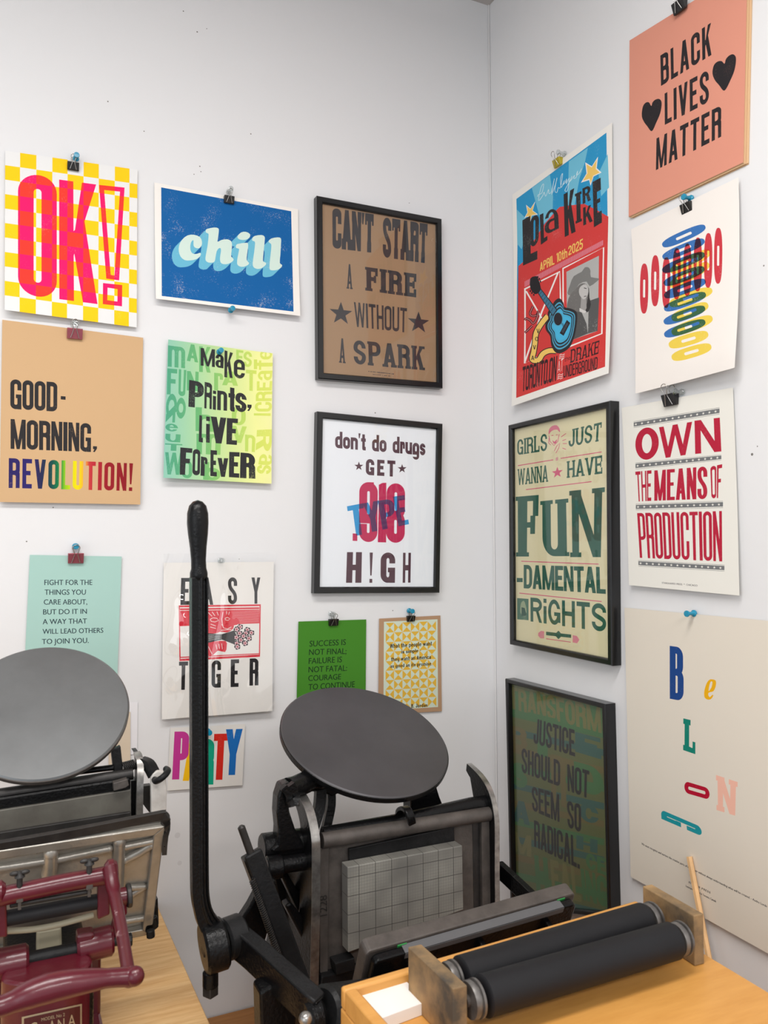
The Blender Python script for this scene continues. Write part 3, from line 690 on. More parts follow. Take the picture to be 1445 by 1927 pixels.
for k, t_ in enumerate(['C', 'R', 'E', 'a', 'T', 'e']):                # CREaTe running up the edge
    y1 = 930-k*118; P.text(t_, [(1140+k*12, y1), (1140+k*12, y1-106), (1340, y1-110), (1330, y1)], GR2, wear=.5, s=.3, t=.17, xh=1.0)
FB = dict(t=.17, wear=.35)
for t_, q, s_ in [('M', [(527, 208), (690, 226), (688, 427), (527, 409)], .30), ('a', [(695, 275), (790, 290), (785, 441), (695, 427)], .36), ('K', [(798, 235), (893, 267), (890, 552), (795, 540)], .34), ('e', [(903, 333), (1028, 348), (1028, 562), (903, 547)], .32),
        ('P', [(397, 570), (565, 602), (560, 896), (388, 875)], .42), ('R', [(573, 594), (657, 611), (652, 904), (568, 893)], .30), ('i', [(667, 690), (703, 698), (700, 913), (664, 906)], 1), ('n', [(716, 690), (828, 705), (826, 922), (714, 912)], .36), ('t', [(842, 640), (916, 655), (912, 932), (842, 925)], .44), ('s', [(920, 708), (1048, 735), (1046, 940), (920, 925)], .36),
        ('L', [(513, 970), (556, 978), (552, 1282), (505, 1272)], .6), ('i', [(590, 985), (632, 990), (630, 1285), (588, 1280)], 1), ('V', [(642, 985), (818, 1002), (812, 1297), (650, 1285)], .40), ('E', [(824, 1003), (950, 1012), (937, 1309), (818, 1300)], .46),
        ('F', [(297, 1336), (434, 1348), (412, 1651), (290, 1645)], .42), ('O', [(440, 1352), (524, 1362), (518, 1656), (432, 1648)], .34), ('r', [(530, 1438), (606, 1453), (600, 1662), (525, 1657)], .44), ('E', [(639, 1365), (712, 1372), (710, 1666), (636, 1660)], .42), ('v', [(718, 1455), (840, 1460), (835, 1673), (725, 1668)], .40), ('E', [(851, 1387), (969, 1392), (964, 1681), (847, 1673)], .42), ('R', [(978, 1394), (1142, 1408), (1147, 1691), (972, 1683)], .42)]:
    P.text(t_, q, (46, 46, 48), s=s_, xh=.72 if t_ in 'it' else 1.0, **FB)
P.poly([(1057, 850), (1105, 853), (1104, 880), (1075, 925), (1055, 920), (1075, 892), (1057, 885)], (46, 46, 48))
S_MP = P; hang(P, 'poster', 'green to yellow print reading Make Prints, Live Forever', stockfn=GRAD)

# --- fight for the things you care about
c = (6.283, 30, 1010)
P = Sheet('L', c, [(165, 215), (1250, 235), (1195, 1760), (88, 1790)], (166, 202, 193), .004)
INK = (44, 60, 68)
for t_, q in [('FIGHT FOR THE', [(337, 510), (902, 510), (902, 570), (337, 572)]), ('THINGS YOU', [(340, 625), (827, 625), (825, 685), (340, 687)]), ('CARE ABOUT,', [(330, 742), (842, 740), (842, 800), (330, 803)]), ('BUT DO IT IN', [(322, 860), (838, 853), (838, 910), (322, 920)]),
        ('A WAY THAT', [(317, 975), (838, 967), (838, 1025), (317, 1035)]), ('WILL LEAD OTHERS', [(315, 1092), (1032, 1077), (1032, 1135), (315, 1150)]), ('TO JOIN YOU.', [(308, 1210), (860, 1195), (860, 1255), (308, 1270)])]:
    P.type(t_, q, INK, bold=.02)
S_FI = P; hang(P, 'poster', 'pale mint card reading FIGHT FOR THE THINGS YOU CARE ABOUT')
# small cream and white cards half hidden behind the pale disc
c = (4.014, 0, 1200)
P = Sheet('L', c, [(820, 560), (985, 560), (985, 960), (820, 960)], (216, 200, 178), .003); hang(P, 'poster', 'plain cream card showing behind the pale ink disc')
P = Sheet('L', c, [(880, 490), (1040, 486), (1036, 880), (880, 890)], (232, 231, 234), .0015); hang(P, 'poster', 'plain white card against the wall behind the cream card')

# --- easy tiger
c = (5.504, 290, 1020)
P = Sheet('L', c, [(100, 215), (1240, 205), (1225, 1750), (80, 1838)], (236, 233, 228), .006, lambda u, v: .008*v*v, 6)
ET = dict(t=.14, wear=.1)
for t_, q, s_ in [('E', [(280, 372), (372, 372), (366, 650), (272, 652)], .42), ('A', [(478, 372), (612, 372), (612, 650), (478, 652)], .27), ('S', [(765, 366), (860, 366), (858, 643), (765, 645)], .36), ('Y', [(1008, 367), (1100, 367), (1096, 638), (1012, 640)], .36),
        ('T', [(258, 1240), (352, 1238), (344, 1530), (254, 1532)], .40), ('I', [(430, 1236), (470, 1234), (466, 1520), (428, 1522)], 1), ('G', [(596, 1228), (693, 1224), (690, 1507), (594, 1511)], .38), ('E', [(794, 1217), (880, 1214), (874, 1500), (792, 1503)], .44), ('R', [(990, 1207), (1080, 1204), (1080, 1484), (986, 1488)], .40)]:
    P.text(t_, q, (36, 34, 36), s=s_, **ET)
RED = (216, 44, 62)
P.poly([(255, 657), (1105, 645), (1097, 1188), (262, 1234)], RED, wear=.1, hole=[[(266, 676), (1092, 664), (1085, 1166), (274, 1210)]])
P.poly([(268, 688), (1090, 676), (1090, 694), (268, 706)], RED); P.poly([(262, 1190), (1090, 1152), (1088, 1162), (262, 1202)], RED)
P.poly([(268, 712), (1090, 700), (1090, 842), (268, 872)], RED, wear=.2)
for k in range(9): P.stroke([(800, 724+k*14), (1084, 712+k*14)], (236, 190, 190), 2.5)
P.poly([(380, 760), (440, 700), (560, 715), (700, 705), (790, 715), (812, 760), (800, 800), (826, 850), (815, 900), (760, 935), (690, 930), (640, 945), (540, 950), (420, 940), (370, 860)], RED, sm=3, wear=.1)
P.poly([(790, 790), (830, 800), (850, 782), (880, 815), (880, 845), (835, 862), (800, 850)], RED, sm=2)
P.poly([(540, 1045), (620, 1030), (740, 1025), (752, 1080), (735, 1140), (660, 1125), (610, 1170), (545, 1165)], RED, sm=2, wear=.1)
for a in [[(580, 800), (610, 785), (650, 790), (668, 812), (630, 828), (592, 822), (580, 800)], [(735, 790), (760, 780), (785, 795), (765, 812), (738, 806), (735, 790)], [(560, 730), (600, 770)], [(600, 722), (630, 765)], [(650, 720), (665, 760)], [(750, 715), (752, 750)], [(780, 722), (770, 755)], [(585, 850), (640, 870)], [(580, 880), (640, 895)], [(700, 850), (720, 890), (760, 900), (800, 880)], [(690, 915), (800, 905)], [(640, 1060), (650, 1110)], [(670, 1055), (678, 1105)], [(700, 1050), (706, 1110)], [(560, 1080), (600, 1160)], [(712, 725), (700, 800), (712, 870)]]:
    P.stroke(a, (240, 216, 214), 7)
P.poly([(480, 950), (560, 945), (700, 955), (830, 915), (850, 960), (830, 1060), (790, 1045), (700, 1010), (560, 1045), (480, 1040)], (34, 32, 34), wear=.15)
for k in range(4): P.stroke([(500, 965+k*20), (700, 962+k*12)], (224, 221, 216), 3)
for x, y in [(890, 880), (855, 905), (885, 945), (965, 910), (950, 945), (1007, 940), (852, 988), (898, 1015), (982, 998), (855, 1050), (942, 1048), (862, 1085), (925, 975)]:
    P.poly([(x+33*math.cos(2*PI*k/10)*(1.05 if k % 2 else .85), y+31*math.sin(2*PI*k/10)*(1.05 if k % 2 else .85)) for k in range(10)], (34, 32, 34), sm=2)
    for k in range(5): P.poly([(x+15*math.cos(2*PI*k/5)+8*math.cos(j*PI/3), y+15*math.sin(2*PI*k/5)+8*math.sin(j*PI/3)) for j in range(6)], (244, 200, 206))
    P.poly([(x+6*math.cos(j*PI/3), y+6*math.sin(j*PI/3)) for j in range(6)], RED)
S_ET = P
ro = root('sleeved_poster', P.point(((P.lo[0]+P.hi[0])/2, P.lo[1])), 'white tiger woodcut poster in a glossy clear sleeve behind the press handle', 'poster', G_POSTER)
P.build('sheet', ro)
bm = nb(); NX, NY = 80, 100
random.seed(4)
def crease(u, v):
    a = .0025*math.sin(7*u+3*v)*math.sin(5*v+1) + .0035*max(0, 1-abs(u-.5-.05*math.sin(6*v))*16)*(.3+v)
    a += .0045*max(0, 1-abs(u-.5-.05*math.sin(6*v))*22)*(.2+v)
    b = .0125*math.exp(-((u-.20)**2*1.3+(v-.50)**2*.6)/.010) + .008*math.exp(-((u-.14)**2+(v-.72)**2)/.005) + .0035*math.exp(-((u-.66)**2*2+(v-.05)**2)/.003) + .002*math.sin(26*u+11*v)*math.exp(-((u-.15)**2)/.02)
    for bu, bv, ba in ((.20, .40, .007), (.23, .52, .008), (.13, .57, .006), (.27, .63, .007), (.16, .30, .005), (.30, .46, .006), (.10, .78, .006), (.56, .30, .004), (.50, .80, .005)):
        b += ba*math.exp(-((u-bu-.1*(v-bv))**2/.0032+(v-bv)**2/.0022))
    return .0085+.008*v*v+a+b*.8+.0015*math.sin(14*u*v+2)
g = [[None]*(NX+1) for _ in range(NY+1)]
cs = [P.w(95, 120), P.w(1255, 112), P.w(1236, 1752), P.w(76, 1842)]
for j in range(NY+1):
    for i in range(NX+1):
        u, v = i/NX, j/NY; p = tuple((1-u)*(1-v)*cs[0][k]+u*(1-v)*cs[1][k]+u*v*cs[2][k]+(1-u)*v*cs[3][k] for k in (0, 1))
        g[j][i] = bm.verts.new(Vector((p[0]/1000, -crease(u, v)-.001, p[1]/1000)))
for j in range(NY):
    for i in range(NX): bm.faces.new((g[j][i], g[j+1][i], g[j+1][i+1], g[j][i+1]))
sl = link('plastic_sleeve', bm, M['sleeve'], ro, smooth=180); sl['label'] = 'creased clear plastic sleeve'

# --- party
c = (8.028, 300, 1340)
P = Sheet('L', c, [(165, 240), (1295, 180), (1252, 1105), (118, 1188)], (224, 221, 216), .005)
P.text('A', [(398, 330), (640, 330), (600, 1040), (350, 1040)], (240, 186, 8), s=.40, t=.13, wear=.1)
P.text('P', [(228, 295), (452, 292), (425, 1014), (190, 1020)], (190, 52, 140), 'over', .1, s=.46, t=.14)
P.text('R', [(590, 405), (832, 402), (814, 1096), (568, 1098)], (4, 158, 126), s=.42, t=.15, wear=.1)
P.text('T', [(827, 330), (1042, 324), (1006, 1022), (793, 1026)], (206, 36, 22), s=.46, t=.155, wear=.1)
P.text('Y', [(1005, 260), (1258, 254), (1217, 948), (968, 954)], (22, 104, 180), s=.42, t=.15, wear=.1)
S_PA = P; hang(P, 'poster', 'small white PARTY card in five bright letter colours')

# --- success / what the people want
c = (4.661, 540, 1140)
P = Sheet('L', c, [(100, 138), (695, 120), (688, 985), (80, 1010)], (66, 130, 36), .004)
for t_, q in [('SUCCESS IS', [(200, 308), (517, 293), (515, 343), (197, 358)]), ('NOT FINAL;', [(195, 382), (523, 372), (520, 422), (193, 432)]), ('FAILURE IS', [(192, 460), (483, 445), (480, 495), (190, 510)]), ('NOT FATAL:', [(190, 535), (527, 520), (525, 570), (188, 585)]), ('COURAGE', [(187, 612), (475, 597), (472, 645), (187, 660)]), ('TO CONTINUE', [(190, 688), (595, 662), (593, 712), (187, 738)])]:
    P.type(t_, q, (18, 46, 22), bold=.015)
S_GR = P; hang(P, 'poster', 'green card with dark lettering behind the dark ink disc')
P = Sheet('L', c, [(808, 113), (1345, 85), (1358, 925), (800, 955)], (176, 141, 110), .004)
P.poly([(850, 140), (1320, 118), (1324, 888), (846, 915)], (205, 217, 199), wear=.2)
def brp(u, v): return ((866+440*u)*(1-v)+(864+446*u)*v, (152-18*u)*(1-v)+(905-24*u)*v)
for i in range(6):
    for j in range(9):
        u0, u1, v0, v1 = i/6, (i+1)/6, j/9, (j+1)/9; m = brp((u0+u1)/2, (v0+v1)/2)
        if (i+j) % 2: P.poly([brp(u0, v0), brp(u0, v1), m], (221, 176, 62), wear=.3); P.poly([brp(u1, v0), m, brp(u1, v1)], (221, 176, 62), wear=.3)
        else: P.poly([brp(u0, v0), m, brp(u1, v0)], (221, 176, 62), wear=.3); P.poly([brp(u0, v1), brp(u1, v1), m], (221, 176, 62), wear=.3)
for t_, q in [('What the people want', [(903, 335), (1270, 312), (1270, 347), (903, 372)]), ('is simple -', [(1003, 388), (1175, 375), (1175, 405), (1003, 420)]), ('they want an America', [(912, 452), (1263, 430), (1262, 465), (912, 487)]), ('as good as its promise.', [(905, 513), (1272, 490), (1272, 522), (905, 545)]), ('B. Jordan', [(1090, 862), (1232, 855), (1232, 887), (1090, 896)])]:
    P.text(t_, q, (34, 32, 32), wear=0, s=.34, t=.15, gap=.16)
S_BR = P; hang(P, 'poster', 'brown card patterned with mustard triangles and a quotation')

# --- concert poster on the right wall (bottom coordinates continue below the first crop)
c = (6.021, 940, 220); D = 1565
P = Sheet('R', c, [(145, 882), (1275, 62), (1235, 1340+D), (135, 1715+D)], (236, 233, 227), .004, lambda u, v: .022*max(0, v-.25)**2, 10)
BL1 = (42, 148, 198); BL2 = (112, 188, 214); RD = (207, 62, 60); WH = (240, 234, 230); YE = (238, 198, 104); DK = (46, 42, 44)
P.poly([(190, 930), (1210, 178), (1195, 1265+D), (188, 1620+D)], BL1, wear=.15)
for q in [[(365, 805), (570, 655), (605, 900), (600, 1120), (480, 1230)], [(785, 505), (1000, 350), (965, 520), (905, 700), (850, 1000), (770, 1000)], [(195, 1050), (330, 1180), (250, 1500), (200, 1440)], [(1225, 420), (1240, 800), (1150, 900), (1120, 640)], [(570, 655), (785, 505), (770, 640), (640, 1030), (605, 900)]][:4]:
    P.poly(q, BL2, wear=.15)
P.poly([(213, 1690), (270, 1640), (350, 1460), (500, 1225), (640, 1060), (680, 1020), (820, 1000), (960, 985), (1100, 1055), (1232, 1130), (1195, 1265+D), (188, 1620+D)], RD, wear=.12)
for pts in ([(405, 955), (375, 1060), (435, 1105), (365, 1120), (345, 1200), (320, 1130), (280, 1145), (315, 1080), (300, 995), (350, 1040)], [(1115, 450), (1100, 580), (1155, 630), (1065, 675), (1030, 780), (1015, 715), (922, 745), (985, 640), (970, 515), (1045, 560)]):
    cx = sum(p[0] for p in pts)/10; cy = sum(p[1] for p in pts)/10
    P.poly(pts, WH); P.poly([(cx+(x-cx)*.82, cy+(y-cy)*.82) for x, y in pts], YE)
P.stroke([(430, 905), (440, 880), (480, 860), (500, 760), (470, 800), (440, 950), (490, 890), (505, 850), (520, 900), (540, 860), (555, 820), (560, 870), (590, 840), (620, 700), (590, 880), (640, 740), (650, 690), (625, 830), (650, 855), (665, 800), (690, 800), (715, 640), (690, 700), (700, 800), (735, 720), (715, 770), (745, 740), (760, 700), (755, 760), (790, 690), (770, 830), (740, 830), (800, 720), (820, 670), (800, 730), (850, 660), (840, 700), (870, 680), (885, 610), (870, 660), (900, 640), (930, 585)], (202, 226, 234), 6, sm=3)
LK = dict(wear=.15)
for t_, q, s_, tt, ex in [('L', [(258, 1172), (424, 1075), (428, 1612), (265, 1686)], .46, .18, {}), ('O', [(342, 1148), (448, 1090), (442, 1432), (346, 1490)], .40, .14, {}), ('L', [(455, 1110), (537, 1068), (542, 1396), (467, 1450)], .42, .15, {}), ('a', [(508, 1075), (660, 1020), (672, 1262), (512, 1345)], .27, .13, dict(xh=1.0)),
        ('K', [(725, 878), (846, 806), (862, 1300), (738, 1362)], .38, .15, {}), ('I', [(866, 868), (914, 846), (920, 1186), (874, 1206)], .8, .1, dict(slab=.09, e=.3)), ('R', [(938, 812), (1026, 768), (1034, 942), (942, 990)], .34, .16, dict(straight=1)), ('K', [(945, 1030), (1037, 995), (1056, 1182), (948, 1232)], .32, .16, {}), ('E', [(1052, 738), (1144, 688), (1160, 1196), (1068, 1252)], .44, .27, dict(tm=.09))]:
    P.text(t_, q, DK, s=s_, t=tt, **{**LK, **ex})
for t_, q in [('APRIL', [(458, 1655), (614, 1560), (622, 1668), (455, 1748)]), ('10th', [(640, 1548), (766, 1480), (766, 1590), (645, 1652)]), ('2025', [(778, 1468), (945, 1376), (942, 1492), (780, 1572)])]:
    P.text(t_, q, YE, wear=0, s=.30, t=.14, gap=.16)
P.poly([(283, 1865), (1172, 1395), (1172, 1452), (283, 1928)], (216, 124, 138))
for k in range(48): P.stroke([(295+k*18.2, 1858-k*9.63), (295+k*18.2, 1920-k*9.63)], (205, 78, 84), 5)
d = lambda l: [(x, y+D) for x, y in l]
for l in ([(287, 385), (682, 188), (690, 520)], [(287, 378), (284, 1228), (420, 1160)], [(300, 410), (480, 720)], [(662, 200), (480, 640), (284, 1218)], [(720, 600), (718, 152), (1178, -86), (1158, 890), (770, 1045)]): P.stroke(d(l), WH, 17)
P.poly(d([(757, 190), (1125, 8), (1110, 860), (760, 985)]), (176, 176, 174), wear=.1)
P.poly(d([(1010, 520), (1128, 480), (1110, 860), (1000, 890)]), (88, 88, 88), wear=.3)
P.poly(d([(770, 430), (800, 330), (840, 240), (930, 190), (965, 140), (1010, 142), (1030, 180), (1035, 250), (1128, 265), (1100, 300), (1020, 355), (985, 300), (900, 330), (860, 400), (800, 455)]), (122, 122, 120), sm=2, wear=.2)
P.poly(d([(800, 450), (860, 390), (905, 335), (960, 320), (1000, 360), (1015, 480), (1030, 560), (990, 640), (930, 600), (900, 700), (770, 720), (765, 560)]), (112, 110, 108), sm=2, wear=.4)
P.poly(d([(985, 360), (1012, 380), (1018, 480), (1034, 560), (1005, 640), (975, 640), (985, 560), (1000, 470)]), (58, 56, 56), sm=2)
P.poly(d([(925, 470), (980, 470), (985, 600), (960, 650), (915, 610)]), (158, 156, 154))
P.poly(d([(925, 350), (975, 330), (1005, 380), (1000, 450), (975, 490), (945, 500), (905, 450), (900, 390)]), (190, 188, 186), sm=2)
P.poly(d([(905, 600), (935, 615), (985, 640), (960, 660), (905, 640)]), (208, 206, 204))
P.poly(d([(765, 700), (870, 640), (930, 650), (985, 780), (1000, 890), (830, 960), (760, 985)]), (84, 84, 84), wear=.35)
P.stroke(d([(955, 372), (985, 380)]), (40, 40, 40), 8); P.stroke(d([(955, 470), (985, 465)]), (90, 86, 86), 8)
BODY = [(680, 490), (722, 540), (735, 590), (800, 605), (868, 640), (880, 720), (862, 860), (835, 960), (790, 1050), (700, 1110), (630, 1100), (585, 1020), (572, 920), (525, 850), (520, 780), (552, 720), (545, 650), (595, 570), (630, 515)]
for l in ([(380, 580), (345, 660), (370, 690), (420, 680), (440, 630)], [(440, 630), (420, 720), (380, 775), (345, 740), (300, 720), (285, 740)], [(285, 880), (320, 850), (370, 800)]): P.stroke(d(l), (48, 40, 44), 26, sm=4); P.stroke(d(l), (214, 120, 120), 8, sm=4)
STRAP = [(545, 690), (480, 770), (415, 880), (400, 1000), (385, 1100), (370, 1185), (440, 1190), (490, 1120), (560, 1085), (640, 1085)]
P.stroke(d(STRAP), DK, 74, sm=4); P.stroke(d(STRAP), YE, 54, sm=4)
for t_, x, y in (('V', 435, 860), ('O', 420, 950), ('V', 395, 1045), ('A', 375, 1165)): P.text(t_, d([(x-18, y-25), (x+18, y-25), (x+18, y+25), (x-18, y+25)]), DK, wear=0, s=.25, t=.14)
P.poly(d(BODY), (46, 44, 48), sm=3)
cx, cy = 705, 800+D
for k, cc in ((.86, (82, 164, 196)), (.80, (46, 44, 48)), (.74, (70, 158, 196)), (.68, (46, 44, 48)), (.62, (74, 172, 212)), (.52, (74, 180, 222))):
    P.poly([(cx+(x-cx)*k, cy+(y+D-cy)*k) for x, y in BODY], cc, sm=3)
P.poly([(662+58*math.cos(a*PI/12), 725+D+84*math.sin(a*PI/12)) for a in range(24)], (84, 164, 196)); P.poly([(662+48*math.cos(a*PI/12), 725+D+72*math.sin(a*PI/12)) for a in range(24)], (42, 40, 46))
P.poly(d([(430, 430), (465, 375), (655, 620), (605, 700)]), DK); P.poly(d([(442, 432), (466, 392), (642, 622), (602, 680)]), (64, 118, 146))
for k in range(7): P.stroke(d([(452+k*22, 446+k*32), (480+k*21, 412+k*31)]), DK, 5)
P.poly(d([(345, 270), (400, 240), (432, 255), (468, 375), (430, 435), (395, 440), (350, 385)]), (36, 34, 38), sm=2)
for x, y in ((432, 250), (450, 270), (462, 300), (348, 408), (366, 430), (388, 450)): P.poly([(x+10*math.cos(j), y+D+14*math.sin(j)) for j in range(6)], (36, 34, 38))
P.poly(d([(680, 885), (725, 915), (800, 770), (762, 735)]), (38, 36, 40)); P.poly(d([(700, 870), (722, 885), (780, 780), (760, 765)]), (64, 70, 80))
for k in range(4): P.stroke(d([(690+k*9, 760+k*4), (720+k*9, 815+k*4)]), DK, 3)
for t_, q, st in [('TORONTO,ON', [(262, 1268), (655, 1140), (638, 1424), (254, 1550)], dict(s=.3, t=.14, gap=.09)), ('DRAKE', [(810, 1072), (1132, 966), (1118, 1118), (802, 1224)], dict(s=.24, t=.12, gap=.2, slab=.10, e=.35)), ('UNDERGROUND', [(725, 1256), (1112, 1150), (1106, 1292), (722, 1394)], dict(s=.30, t=.13, gap=.12))]:
    P.text(t_, d(q), (56, 32, 36), wear=.15, **st)
P.text('the', d([(738, 1160), (802, 1132), (800, 1186), (736, 1210)]), (56, 32, 36), wear=0, s=.18, t=.12, gap=.2)
P.text('AT', d([(662, 1205), (722, 1172), (716, 1310), (656, 1334)]), WH, wear=0, s=.1, t=.06, gap=.2)
for y in (1130, 1152, 1172, 1355, 1378, 1400): P.stroke(d([(655+(1400-y)*.08, y+8), (675+(1400-y)*.08, y-8), (690+(1400-y)*.08, y+4), (715+(1400-y)*.08, y-10)]), WH, 6)
S_LO = P; hang(P, 'poster', 'red and blue concert poster with a blue guitar and cowgirl photo')

# --- hearts poster: a thick stack of salmon prints under one clip
c = (4.589, 1160, 0)
P = Sheet('R', c, [(112, 350), (1130, -282), (1095, 1402), (105, 1872)], (216, 146, 125), .006)
for t_, q in [('BLACK', [(378, 480), (816, 196), (820, 474), (384, 743)]), ('LIVES', [(415, 808), (796, 600), (798, 880), (417, 1079)]), ('MATTER', [(345, 1195), (904, 908), (904, 1180), (340, 1470)])]:
    P.text(t_, q, (38, 35, 38), wear=.2, s=.34, t=.145, gap=.24)
P.poly([(300, 915), (312, 882), (340, 858), (372, 856), (390, 890), (378, 975), (345, 1055), (305, 1133), (265, 1090), (236, 1050), (218, 1000), (226, 925), (250, 888), (280, 884)], (38, 35, 38), wear=.1, sm=4)
P.poly([(932, 550), (945, 510), (975, 478), (1010, 470), (1032, 505), (1020, 600), (985, 690), (932, 783), (885, 735), (848, 690), (828, 632), (840, 565), (872, 532), (908, 528)], (38, 35, 38), wear=.1, sm=4)
S_BL = P
ro = root('print_stack', P.point(((P.lo[0]+P.hi[0])/2, P.lo[1])), 'thick salmon stack of BLACK LIVES MATTER prints with two hearts', 'poster', G_POSTER)
P.build('front_sheet', ro)
bm = nb(); q = [P.w(*p) for p in [(112, 350), (1130, -282), (1095, 1402), (105, 1872)]]
random.seed(3)
for k in range(8):
    o0 = .0051-k*.0006; jx = random.uniform(-1.5, 2)+k*.6; jz = random.uniform(-2, .5)-k*.3
    prism(bm, [Vector((-o0, -(p[0]+jx)/1000, (p[1]+jz)/1000)) for p in q], (.0004, 0, 0))
st = link('under_sheets', bm, M['kraft_edge'], ro, smooth=0); st['label'] = 'tan paper edges of the sheets below'

# --- spool rings
c = (4.48, 1170, 330)
P = Sheet('R', c, [(78, 455), (983, 15), (950, 1622), (115, 1840)], (237, 231, 225), .004, lambda u, v: .004+.012*(v-.2)**2 + .010*u*u*v*v, 8)
def ring_shape(a, b, wd, col, slot=.36, sw=.26, mode='mul', wear=.35):
    L = math.dist(a, b); ux, uy = (b[0]-a[0])/L, (b[1]-a[1])/L; nx, ny = -uy, ux; cx, cy = (a[0]+b[0])/2, (a[1]+b[1])/2
    out = []; n = 40
    for k in range(n):
        t = 2*PI*k/n; e = 2.7; cc, ss = math.cos(t), math.sin(t); x = L/2*math.copysign(abs(cc)**(2/e), cc); y = wd/2*math.copysign(abs(ss)**(2/e), ss)
        out.append((cx+ux*x+nx*y, cy+uy*x+ny*y))
    inn = []
    for k in range(24):
        t = 2*PI*k/24; cc, ss = math.cos(t), math.sin(t); h = L*slot/2; r_ = wd*sw/2; x = math.copysign(h-r_, cc)+r_*cc; y = r_*ss
        inn.append((cx+ux*x+nx*y, cy+uy*x+ny*y))
    P.poly(out, col, mode, wear, hole=[inn])
YL = (250, 224, 92); BU = (60, 122, 200); RE = (214, 62, 76)
for a, b in [((410, 815), (745, 640)), ((405, 935), (735, 745)), ((400, 1090), (762, 965)), ((420, 1210), (728, 1090)), ((420, 1330), (764, 1200)), ((396, 1435), (728, 1335)), ((420, 1540), (754, 1440))]: ring_shape(a, b, 96, YL)
for a, b in [((341, 592), (704, 430)), ((343, 695), (697, 548)), ((341, 806), (698, 662)), ((353, 916), (696, 782)), ((357, 1020), (706, 888)), ((356, 1130), (708, 1000)), ((353, 1240), (702, 1116)), ((357, 1348), (704, 1232))]: ring_shape(a, b, 86, BU)
for x, y0, y1 in [(188, 743, 1166), (281, 673, 1104), (374, 690, 1118), (462, 613, 1046), (552, 574, 1018), (640, 524, 979), (728, 486, 949), (812, 442, 914)]: ring_shape((x+2, y0), (x-2, y1), 70, RE)
S_SP = P; hang(P, 'poster', 'white poster of overlapping blue, red and yellow slotted ovals')

# --- own the means of production
c = (4.38, 1150, 700)
P = Sheet('R', c, [(85, 295), (1003, 128), (1057, 1843), (147, 1757)], (229, 227, 219), .004, lambda u, v: .006*v*v, 6)
RR = (178, 30, 58); GY = (112, 114, 116)
for a, b, c2, d2 in [((185, 408), (892, 292), (893, 348), (186, 460)), ((200, 748), (907, 681), (908, 726), (200, 802)), ((203, 1088), (921, 1063), (921, 1120), (203, 1138)), ((223, 1551), (933, 1590), (933, 1643), (225, 1601))]:
    def bq(u, v): return tuple((1-v)*((1-u)*a[i]+u*b[i])+v*((1-u)*d2[i]+u*c2[i]) for i in (0, 1))
    for v0, v1 in ((0, .055), (.16, .82), (.945, 1)): P.poly([bq(0, v0), bq(1, v0), bq(1, v1), bq(0, v1)], GY, wear=.1)
    sk = (b[1]-a[1])/(b[0]-a[0])
    for k in range(14): x, y = bq((k+.35)/14, .5); P.star(x, y, 12, (229, 227, 219), skew=sk)
P.text('O', [(198, 466), (393, 450), (391, 715), (199, 731)], RR, wear=.12, s=.29, t=.20, round=1)
P.text('W', [(393, 456), (667, 410), (667, 676), (398, 716)], RR, wear=.12, s=.26, t=.2)
P.text('N', [(686, 402), (895, 376), (908, 655), (692, 676)], RR, wear=.12, s=.27, t=.2)
for t_, q, s_ in [('THE', [(198, 822), (332, 810), (330, 1062), (213, 1068)], .26), ('MEANS', [(355, 812), (792, 778), (792, 1046), (355, 1062)], .40), ('OF', [(816, 780), (915, 760), (904, 1038), (826, 1042)], .28)]:
    P.text(t_, q, RR, wear=.12, s=s_, t=.11, gap=.11)
P.text('PRODUCTION', [(213, 1163), (912, 1146), (915, 1562), (236, 1532)], RR, wear=.12, s=.34, t=.075, gap=.11)
P.type('STARSHAPED PRESS  *  CHICAGO', [(418, 1731), (710, 1753), (710, 1768), (418, 1745)], (96, 92, 96), bold=.03)
S_OW = P; hang(P, 'poster', 'white poster reading OWN THE MEANS OF PRODUCTION in crimson with starred bars')

# --- belong
c = (5.07, 1160, 1120); D = 1622
P = Sheet('R', c, [(75, 119), (1700, 268), (1700, 1940+D), (135, 1065+D)], (223, 215, 201), .004, lambda u, v: .004*v, 6)
P.text('B', [(507, 483), (640, 502), (640, 1012), (508, 988)], (22, 66, 132), wear=.1, s=.43, t=.13, ryk=1.3)
eo = [(912, 803), (945, 815), (948, 860), (925, 915), (880, 930), (876, 955), (890, 972), (915, 950), (922, 960), (900, 992), (865, 995), (838, 970), (838, 910), (860, 840), (885, 808)]
P.poly(eo, (232, 172, 12), sm=3, hole=[[(905, 822), (915, 835), (905, 880), (880, 915), (882, 880), (892, 840)]])
P.text('L', [(650, 1178), (752, 1202), (752, 1518), (648, 1482)], (4, 126, 108), wear=.1, s=.36, t=.16, slab=.17, e=.3)
d = lambda l: [(x, y+D) for x, y in l]
P.text('O', d([(886, 222), (890, 332), (648, 262), (646, 150)]), (176, 2, 44), wear=.15, s=.36, t=.16)
P.text('N', d([(963, 98), (1140, 156), (1132, 482), (968, 432)]), (238, 184, 164), wear=.1, s=.34, t=.2, slab=.15, e=.25)
P.text('G', d([(806, 588), (818, 680), (428, 512), (424, 424)]), (22, 146, 156), wear=.1, s=.46, t=.15, ryk=1.2)
P.type('We must recognize and nurture the creative parts of each other without always understanding what will be created. - Audre Lorde', d([(240, 738), (1435, 1337), (1435, 1357), (238, 757)]), (52, 50, 50), bold=.05)
P.type('Letterpress printed in Toronto, Canada', d([(662, 1142), (950, 1290), (948, 1309), (661, 1160)]), (52, 50, 50), bold=.06)
P.text('KITCHEN PRESS', d([(690, 1105), (896, 1207), (895, 1227), (689, 1125)]), (52, 50, 50), wear=0, s=.3, t=.2, gap=.4)
S_BE = P; hang(P, 'poster', 'large cream BELONG poster with scattered coloured letters')

